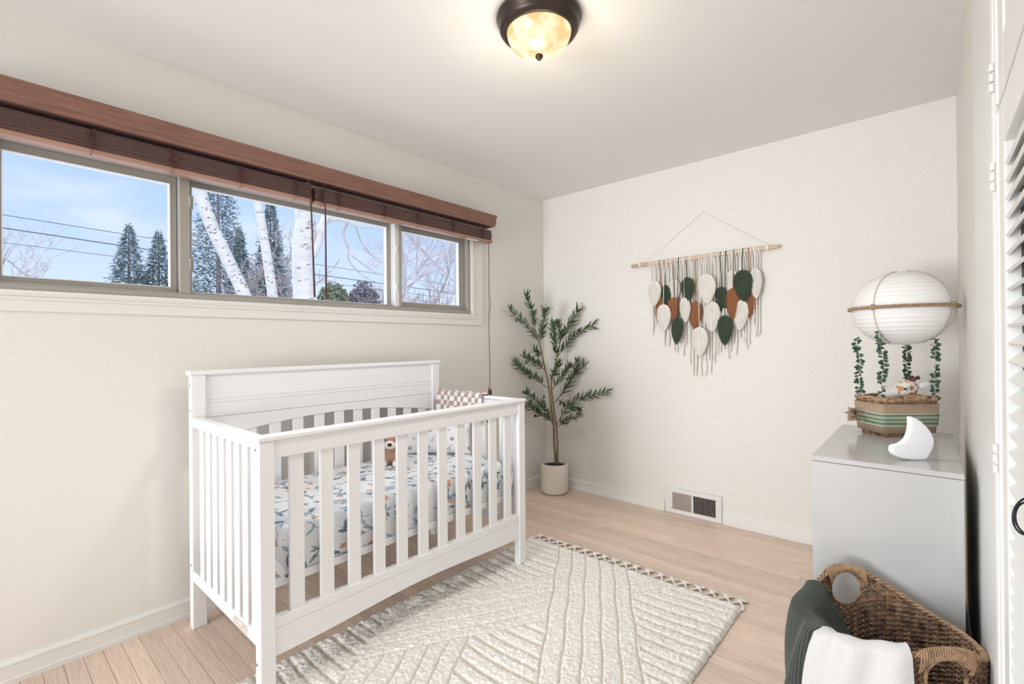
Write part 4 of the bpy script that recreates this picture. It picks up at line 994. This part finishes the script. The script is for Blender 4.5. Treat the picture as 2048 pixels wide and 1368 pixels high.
# cream strands, a V-shaped hem
hem = [(-1.522, 1.27), (-1.494, 1.265), (-1.407, 1.181), (-1.352, 1.147), (-1.25, 1.028), (-1.199, .968), (-1.134, .965), (-1.048, 1.043), (-.969, 1.094), (-.914, 1.144), (-.856, 1.179), (-.791, 1.257), (-.775, 1.26)]
hx, hz = zip(*hem)
for k in range(44):
    xr = -1.520 + (.74) * (k + random.uniform(.2, .8)) / 44; xe = xr + random.uniform(-.014, .014) + (-.012 if xr < -1.15 else .012) * 0
    ze = float(np.interp(xe, hx, hz)) + random.choice([0, .012, .03, .05, .09, .14]) ; yy = WY + .012 + random.uniform(-.006, .010); P = []
    P += [(xr + .003, WY + .014, rodz(xr) - .010), (xr, WY + .012, rodz(xr) + .012), (xr, WY, rodz(xr) + .0155), (xr, WY - .013, rodz(xr) + .008), (xr, WY - .0145, rodz(xr) - .010)]
    n_ = 14; ph = random.uniform(0, 6)
    for i in range(1, n_ + 1):
        t = i / n_; z = rodz(xr) - .01 + (ze - rodz(xr) + .01) * t; wb = .0035 * max(0, t - .7) / .3
        P.append((xr + (xe - xr) * t + wb * math.sin(i * 2.4 + ph) + .001 * math.sin(i + ph), yy + wb * math.cos(i * 2 + ph), z))
    sm = MB().tube(P, .0034, 6)
    sm.ell((P[-1][0], P[-1][1], P[-1][2] + .008), (.0058, .0055, .006), 8, 6)
    for q in range(3): sm.tube([P[-1], (P[-1][0] + random.uniform(-.005, .005), P[-1][1], P[-1][2] - random.uniform(.006, .012))], .0009, 4)
    mk('strand', sm, m_cream, wh, smooth=True)
mk('nail', MB().tube([(-1.143, YB - .012, 2.084), (-1.143, YB - .0005, 2.084)], .002, 8), m_metal, wh)

# ---------------------------------------------------------------- olive tree in the corner
PB = Vector((-2.285, 3.125, 0)); PW = 3.86
tree = thing('olive_tree', 'artificial olive tree with slender leaves in a round cream pot', 'potted plant', tuple(PB))
pot = mk('pot', MB().lathe([(0, .002), (.088, .002), (.100, .010), (.109, .020), (.1105, .235), (.109, .240), (.099, .240), (.097, .232), (.096, .19)], 72, tuple(PB)), m_pot, tree, smooth=True)
mk('soil', MB().lathe([(.097, .216), (.05, .222), (0, .224)], 32, tuple(PB)), m_soil, tree, smooth=True)
pbl = PB.x * .753 + PB.y * .658
random.seed(31)
def TP(zx, zy, dep=0.0):       # branch layout plane facing the room diagonal, pulled in front of both walls
    lat = ((zx / 3.04 - 24) / 953.456) * PW; z = 1.21 - ((zy / 3.04 - 124) / 953.456) * PW + .0
    w_ = PW + dep
    p = RV * lat + FV * w_
    k = 0
    while (p.x < XL + .035 or p.y > YB - .035) and k < 60: w_ -= .02; p = RV * lat + FV * w_; k += 1
    return Vector((p.x, p.y, z - lat * .0088))
def smoothpath(pts, n):
    P = []; m = len(pts)
    for i in range(n):
        t = i / (n - 1) * (m - 1); k = min(int(t), m - 2); f = t - k
        p0, p1, p2, p3 = pts[max(k - 1, 0)], pts[k], pts[k + 1], pts[min(k + 2, m - 1)]
        P.append(.5 * ((2 * p1) + (p2 - p0) * f + (2 * p0 - 5 * p1 + 4 * p2 - p3) * f * f + (3 * p1 - p0 - 3 * p2 + p3) * f ** 3))
    return P
tm = MB()
trunkA = [TP(338, 1135), TP(325, 1000), TP(322, 880), TP(305, 740), TP(296, 650), TP(268, 510), TP(240, 380), TP(215, 300)]
trunkB = [TP(340, 1135, -.02), TP(343, 1000, -.02), TP(338, 890, -.02), TP(318, 740, -.03), TP(308, 620, -.03), TP(330, 520, -.03), TP(348, 450, -.03), TP(362, 380, -.03)]
for T_ in (trunkA, trunkB):
    P = smoothpath(T_, 24); tm.tube(P, [.0080 * (1 - .66 * i / 23) + .0015 for i in range(24)], 8)
mk('trunk', tm, m_bark, tree, smooth=True)
BR = [([(240, 380), (205, 325), (140, 250), (60, 185)], .02, 15), ([(215, 300), (200, 210), (160, 98)], -.05, 14), ([(240, 380), (255, 300), (272, 185)], -.12, 18), ([(362, 380), (395, 310), (430, 250), (470, 182)], -.05, 17), ([(348, 460), (400, 395), (460, 330), (548, 272)], 0, 18), ([(345, 470), (325, 370), (308, 270)], -.20, 14),
      ([(270, 540), (210, 495), (145, 465)], -.25, 12), ([(290, 650), (215, 595), (150, 555), (98, 508)], -.05, 20), ([(312, 660), (370, 580), (405, 510)], -.15, 16), ([(330, 740), (400, 650), (450, 570), (500, 520)], .0, 17), ([(420, 610), (455, 550), (466, 488)], -.05, 9), ([(340, 880), (390, 790), (460, 720), (540, 690), (615, 658)], .02, 24), ([(312, 850), (270, 780), (215, 725), (155, 670)], -.15, 18), ([(322, 870), (270, 820), (215, 790), (165, 745)], -.1, 17), ([(350, 885), (400, 830), (455, 790)], -.2, 12),
      ([(360, 380), (365, 320), (340, 265)], -.1, 11), ([(300, 600), (330, 545), (340, 490)], -.25, 11), ([(345, 720), (400, 740), (455, 745)], -.25, 12), ([(255, 440), (225, 440), (200, 420)], -.1, 7)]
lf = bpy.data.meshes.new('leaf')
lv = []; lfc = []; nn_ = 7
for i in range(nn_):
    t = i / (nn_ - 1); h = .5 * math.sin(PI * t ** .85) ** .8 * .20 + .006; zc = .10 * t * t
    lv += [(t, -h, zc + .012), (t, 0, zc - .010), (t, h, zc + .012)]
for i in range(nn_ - 1):
    a = i * 3; lfc += [(a, a + 3, a + 4, a + 1), (a + 1, a + 4, a + 5, a + 2)]
lf.from_pydata(lv, [], lfc); lf.polygons.foreach_set('use_smooth', [True] * len(lfc)); lf.materials.append(m_leaf); lf.update()
bmh = 0; nl = 0; extra = MB()
for bi, (pts, dep, nleaf) in enumerate(BR):
    P = smoothpath([TP(x, y, dep * (i / (len(pts) - 1))) for i, (x, y) in enumerate(pts)], 14)
    mk('branch', MB().tube(P, [.0042 - .0030 * i / 13 for i in range(14)], 6), m_bark, tree, smooth=True)
    for k in range(nleaf + 1):
        t = min(.999, .18 + .82 * k / nleaf) * 12.99; i = int(t); p = P[i].lerp(P[i + 1], t - i); tg = (P[i + 1] - P[i]).normalized()
        sd = tg.cross(Vector((.66, -.75, 0))).normalized() * (1 if k % 2 else -1)
        d = (tg * random.uniform(.7, 1.2) + sd * (random.uniform(.45, 1.0) if k < nleaf else 0) + Vector((.5, -.6, 0)) * random.uniform(-.5, .6) + Vector((0, 0, random.uniform(-.1, .25)))).normalized()
        L_ = random.uniform(.050, .080)
        e_ = p + d * L_
        if e_.x < XL + .008 or e_.y > YB - .008: d = (d + Vector((.8, -.8, 0))).normalized()
        for rep in range(3 if k % 2 == 0 else 2):
            if rep:
                d = (d + Vector((.4, -.5, 0)) * random.uniform(-1, 1.4) - sd * .8).normalized(); q2 = d.to_track_quat('X', 'Z').to_matrix() * L_
                if (p + d * L_).x > XL + .006 and (p + d * L_).y < YB - .006: extra.add([p + q2 @ Vector((a_, b_ * 1.1, c_)) for a_, b_, c_ in lv], lfc)
                continue
            if nl >= 298: continue
            o = bpy.data.objects.new('leaf', lf); col.objects.link(o); o.parent = tree; o.location = p - tree.location
            q = d.to_track_quat('X', 'Z'); o.rotation_mode = 'QUATERNION'; o.rotation_quaternion = q @ Vector((1, 0, 0)).rotation_difference(Vector((1, 0, 0)))
            from mathutils import Quaternion
            o.rotation_quaternion = q @ Quaternion((1, 0, 0), random.uniform(-1.3, 1.3)); o.scale = (L_, L_ * random.uniform(1.0, 1.35), L_); nl += 1
mk('leaves', extra, m_leaf, tree, smooth=True, kind='stuff')
for (zx, zy) in ((185, 150), (102, 242), (308, 322), (475, 300), (437, 245), (178, 582), (262, 698), (207, 812), (402, 595), (425, 775)):
    p = TP(zx, zy, -.06); mk('olive', MB().ell(p, (.0085, .0085, .011), 12, 8), m_olive, tree, smooth=True)

# ---------------------------------------------------------------- outdoors
m_lawn = mat('winter_lawn', (.55, .55, .52), .95, var=.1, vscale=3)
m_birch = mat('birch_bark', (.62, .585, .57), .8, color2=(.72, .69, .68), vscale=6, stretch=(1, 1, 3), bump=.5, bscale=20, bdist=.02)
m_bmark = mat('birch_scar', (.20, .18, .18), .9, var=.2)
m_con = mat('hazed_conifer_needles', (.25, .315, .325), .9, var=.35, vscale=2)  # distance haze is mixed into this paler, bluish needle colour
m_con2 = mat('hedge_leaves', (.22, .25, .17), .9, var=.35, vscale=3)
m_twig = mat('winter_twig', (.36, .30, .30), .9, var=.2)
m_twig2 = mat('pale_twig', (.52, .47, .50), .9, var=.2)
m_con3 = mat('ornamental_leaves', (.24, .22, .24), .9, var=.3, vscale=3)
m_wire = mat('black_cable', (.16, .17, .20), .7, var=.1)
struct('ground', MB().box(-70, XL - .3, -50, 70, -.75, -.6), m_lawn)
struct('facade', MB().box(XL - .30, XL - .151, YR, YB, -.6, 1.38), m_trim)
def birch(pts, rads, label, branches=()):
    t = thing('birch_tree', label, 'tree', (pts[0][0], pts[0][1], -.6), 'birch trees outside the window' if False else None)
    P = smoothpath([Vector(p) for p in pts], 26); rr = np.interp(np.linspace(0, 1, 26), np.linspace(0, 1, len(rads)), rads)
    mk('trunk', MB().tube(P, list(rr), 18), m_birch, t, smooth=True)
    sm = MB()
    for k in range(70):
        i = random.randrange(1, 24); p = P[i].lerp(P[i + 1], random.random()); r = float(rr[i]); a0 = random.uniform(-.9, .9) + (-.1); tg = (P[i + 1] - P[i]).normalized()
        e1 = Vector((1, 0, 0)); e1 = (e1 - tg * e1.dot(tg)).normalized(); e2 = tg.cross(e1); sp = random.uniform(.12, .34)
        sm.tube([p + (e1 * math.cos(a) + e2 * math.sin(a)) * r * 1.0 + tg * .012 * math.sin(5 * a) for a in map(float, np.linspace(a0 - sp, a0 + sp, 5))], [.002, (.0035 * (k % 4 + 1) / 2), (.005 * (k % 4 + 1) / 2), .003, .002], 6)
    mk('bark_scars', sm, m_bmark, t, smooth=True, kind='stuff')
    for b in branches:
        mk('branch', MB().tube(smoothpath([Vector(p) for p in b[0]], 12), list(np.linspace(b[1], b[2], 12)), 8), b[3], t, smooth=True)
    return t
random.seed(77)
birch([(-7.0, 3.25, -.6), (-7, 2.86, .9), (-7, 2.48, 1.915), (-7, 2.29, 2.35), (-7, 2.10, 2.78), (-7, 1.96, 3.25), (-7, 1.7, 4.6), (-7, 1.4, 6)], [.12, .095, .082, .080, .078, .076, .06, .04], 'leaning white birch trunk, leftmost of three outside the window')
birch([(-7.0, 3.1, -.6), (-7, 2.95, 1.0), (-7, 2.86, 1.92), (-7, 2.765, 2.62), (-7, 2.675, 3.23), (-7, 2.5, 4.6), (-7, 2.4, 6)], [.10, .075, .066, .062, .055, .045, .03], 'slim white birch trunk, middle one of three outside the window')
birch([(-7.0, 3.36, -.6), (-7, 3.33, 1.0), (-7, 3.313, 1.92), (-7, 3.30, 2.62), (-7, 3.345, 2.95), (-7, 3.32, 3.24), (-7, 3.2, 4.6), (-7, 3.2, 6)], [.19, .165, .150, .145, .150, .125, .10, .07], 'thick forked white birch trunk seen behind the blind wands',
      [([(-7, 3.36, 2.45), (-7, 3.52, 2.75), (-7.02, 3.62, 3.05), (-7.05, 3.80, 3.35), (-7.1, 4.3, 3.7)], .085, .05, m_birch),
       ([(-7.05, 3.68, 3.12), (-7.2, 4.0, 3.24), (-7.3, 4.35, 3.22), (-7.5, 4.8, 3.3)], .035, .015, m_birch),
       ([(-7.2, 4.15, 3.24), (-7.3, 4.12, 3.05), (-7.3, 4.22, 2.80), (-7.35, 4.25, 2.62), (-7.4, 4.55, 2.40), (-7.4, 4.85, 2.30)], .030, .006, m_twig2),
       ([(-7.3, 4.26, 2.72), (-7.4, 4.6, 2.58), (-7.4, 4.9, 2.45), (-7.5, 5.5, 2.35)], .014, .004, m_twig2),
       ([(-7.3, 4.35, 3.22), (-7.4, 4.55, 2.95), (-7.4, 4.85, 2.70), (-7.5, 5.15, 2.75), (-7.6, 5.5, 3.1)], .018, .005, m_twig2),
       ([(-7.1, 4.3, 3.7), (-7.5, 5.3, 3.5), (-7.8, 6.2, 3.1), (-8.0, 7.2, 2.60), (-8.2, 8.1, 2.25)], .045, .012, m_twig2)])
def conifer(base, h, r, label, m, n, bare=0.0, lvl=0):
    t = thing('conifer_tree', label, 'tree', (base[0], base[1], -.6))
    B = Vector((base[0], base[1], -.6))
    mk('trunk', MB().tube([B, B + Vector((0, 0, h * .97))], [r * .07, .02], 7), m_twig, t)
    fm_ = MB(); rnd = random.Random(hash(label) % 1000 if False else int(h * 1000 + r * 77))
    for k in range(int(n * 3.0)):
        a = rnd.uniform(0, 2 * PI); f = rnd.random() ** .70; z = h * (1 - f) ; rad = r * (f ** .8) * (.62 + .38 * rnd.random()) * (.8 + .2 * math.sin(z * 4.3 + a * 2) ** 2)
        ll = rad * math.sqrt(rnd.uniform(.02, 1)); p = B + Vector((ll * math.cos(a), ll * math.sin(a), z + .12 * ll + rnd.uniform(-.1, .1)))
        s = rnd.uniform(.09, .21) * (.5 + .5 * f + .15); out = Vector((math.cos(a), math.sin(a), rnd.uniform(-.5, .15))).normalized(); sd = out.cross(Vector((rnd.uniform(-.4, .4), rnd.uniform(-.4, .4), 1))).normalized()
        fm_.add([p, p + out * s * .6 + sd * s * .28, p + out * s * 1.2, p + out * s * .6 - sd * s * .28, p + out * s * .6 + Vector((0, 0, -s * .22))], [(0, 1, 4), (1, 2, 4), (2, 3, 4), (3, 0, 4)])
    mk('foliage', fm_, m, t, kind='stuff'); return t
conifer((-28, 5.0), 7.5, 2.0, 'hazy conifer, left of the pair beyond the left window pane', m_con, 3000)
conifer((-28.5, 6.25), 7.5, 1.9, 'hazy conifer, right of the pair beyond the left window pane', m_con, 3000)
conifer((-26, 8.1), 11.6, 2.8, 'tall open conifer behind the leaning birch trunk', m_con, 3600)
conifer((-27, 9.4), 8.0, 1.5, 'short dense conifer standing between the two thin birch trunks', m_con, 3200)
conifer((-26, 10.55), 9.7, 1.9, 'tall dense conifer just behind the middle birch trunk', m_con, 4200)
conifer((-27, 18.4), 5.9, 1.2, 'small dark conifer at the right end of the hedge', m_con, 1800)
def shrub(name, label, c, r, h, m, n, size):
    t = thing(name, label, 'shrub', (c[0], c[1], -.6)); B = Vector((c[0], c[1], -.6)); fm_ = MB(); rnd = random.Random(int(c[1] * 97))
    for k in range(n):
        d = Vector((rnd.gauss(0, 1), rnd.gauss(0, 1), rnd.gauss(0, 1))).normalized() * rnd.uniform(.5, 1) ** .5
        p = B + Vector((d.x * r[0], d.y * r[1], h * .5 + d.z * h * .5)); s = rnd.uniform(.6, 1.2) * size; a = Vector((rnd.gauss(0, 1), rnd.gauss(0, 1), rnd.gauss(0, 1))).normalized(); b = a.orthogonal().normalized()
        fm_.add([p - a * s, p + b * s * .5, p + a * s, p - b * s * .5], [(0, 1, 2, 3)])
    mk('foliage', fm_, m, t, kind='stuff')
    mk('stem', MB().tube([B, B + Vector((0, 0, h * .7))], [.08, .03], 6), m_twig, t)
shrub('hedge_shrub', 'olive green rounded shrub just right of the thick birch', (-22, 11.9), (1.0, 1.0), 4.9, m_con2, 3800, .12)
shrub('hedge_shrub', 'grey-brown leafy shrub beyond the centre pane, right of the green one', (-22, 13.55), (.9, 1.1), 5.15, m_con3, 4200, .10)
def bare(name, label, base, h, m, spread, seed, depth, r0=.06, cat='tree', rmin=.007):
    t = thing(name, label, cat, (base[0], base[1], -.6)); B = Vector((base[0], base[1], -.6)); rnd = random.Random(seed)
    tm_ = MB(); tw = MB()
    def grow(p, d, L, r, lv):
        n = 4; P = [p]
        for i in range(n):
            d = (d + Vector((rnd.gauss(0, .13), rnd.gauss(0, .13), rnd.gauss(0, .10) + .03))).normalized(); P.append(P[-1] + d * L / n)
        (tm_ if lv == 0 else tw).tube(P, [max(rmin, q) for q in np.linspace(r, r * .6, n + 1)], 5 if lv < 2 else 3, cap=False)
        if lv >= depth: return
        for k in range(rnd.randint(2, 4) + (2 if lv == 0 else 0)):
            q = P[rnd.randint(1, n)]; dd = (d + Vector((rnd.gauss(0, spread), rnd.gauss(0, spread), rnd.gauss(.1, spread * .6)))).normalized(); grow(q, dd, L * rnd.uniform(.5, .8), r * .55, lv + 1)
    grow(B, Vector((0, 0, 1)), h * .45, r0, 0)
    mk('trunk', tm_, m, t, smooth=True); mk('twigs', tw, m, t, kind='stuff')
bare('bare_tree', 'bare pale tree at the left edge of the left window pane', (-26, 1.2), 7.6, m_twig2, .55, 5, 5, .12)
bare('bare_tree', 'bare tree with upright limbs, left one in the right window pane', (-20, 14.6), 7.2, m_twig, .5, 8, 5, .13)
bare('bare_tree', 'bare tree, right one in the right window pane', (-20, 17.0), 6.4, m_twig, .5, 14, 5, .11)
for k, (yy, hh, ll) in enumerate(((4.9, 5.6, 'leafless reddish thicket shrub left of the leaning birch trunk'), (6.0, 5.4, 'leafless reddish thicket shrub right behind the leaning birch trunk'), (7.1, 5.2, 'leafless thicket shrub between the leaning and the slim birch trunk'), (8.3, 5.2, 'leafless thicket shrub between the slim and the thick birch trunk'))):
    bare('bare_shrub', ll, (-18 - .8 * (k % 2), yy), hh, m_twig, .62, 40 + k, 5, .05, 'shrub', .009)
bare('bare_tree', 'bare tree with drooping twigs behind the post between centre and right panes', (-21, 15.9), 5.6, m_twig, .7, 23, 6, .09)
bare('bare_shrub', 'leafless twiggy shrub at the far right of the right window pane', (-19, 18.0), 4.6, m_twig, .65, 61, 5, .05, 'shrub', .009)
bare('bare_tree', 'pale bare birch crown with fine drooping twigs over the right half of the window', (-11, 7.2), 7.5, m_twig2, .75, 31, 6, .07, 'tree', .0035)
for nm, z0, z1, r in (('thin grey power cable, topmost over the left pane', 5.05, 4.70, .012), ('thick dark power cable crossing behind the trees', 4.68, 4.25, .02), ('thin power cable, lowest over the left pane', 4.25, 3.95, .010)):
    P = []
    for i in range(30):
        t = i / 29; yy = -6 + 34 * t; P.append((-20, yy, z0 + (z1 - z0) * ((yy) / 9.0) * .9 if yy < 9 else z0 + (z1 - z0) * .9 - .03 * (yy - 9)))
    mk('power_cable', MB().tube(P, r, 5), m_wire, None, label=nm, cat='cable', origin=(-20, 5, z0))
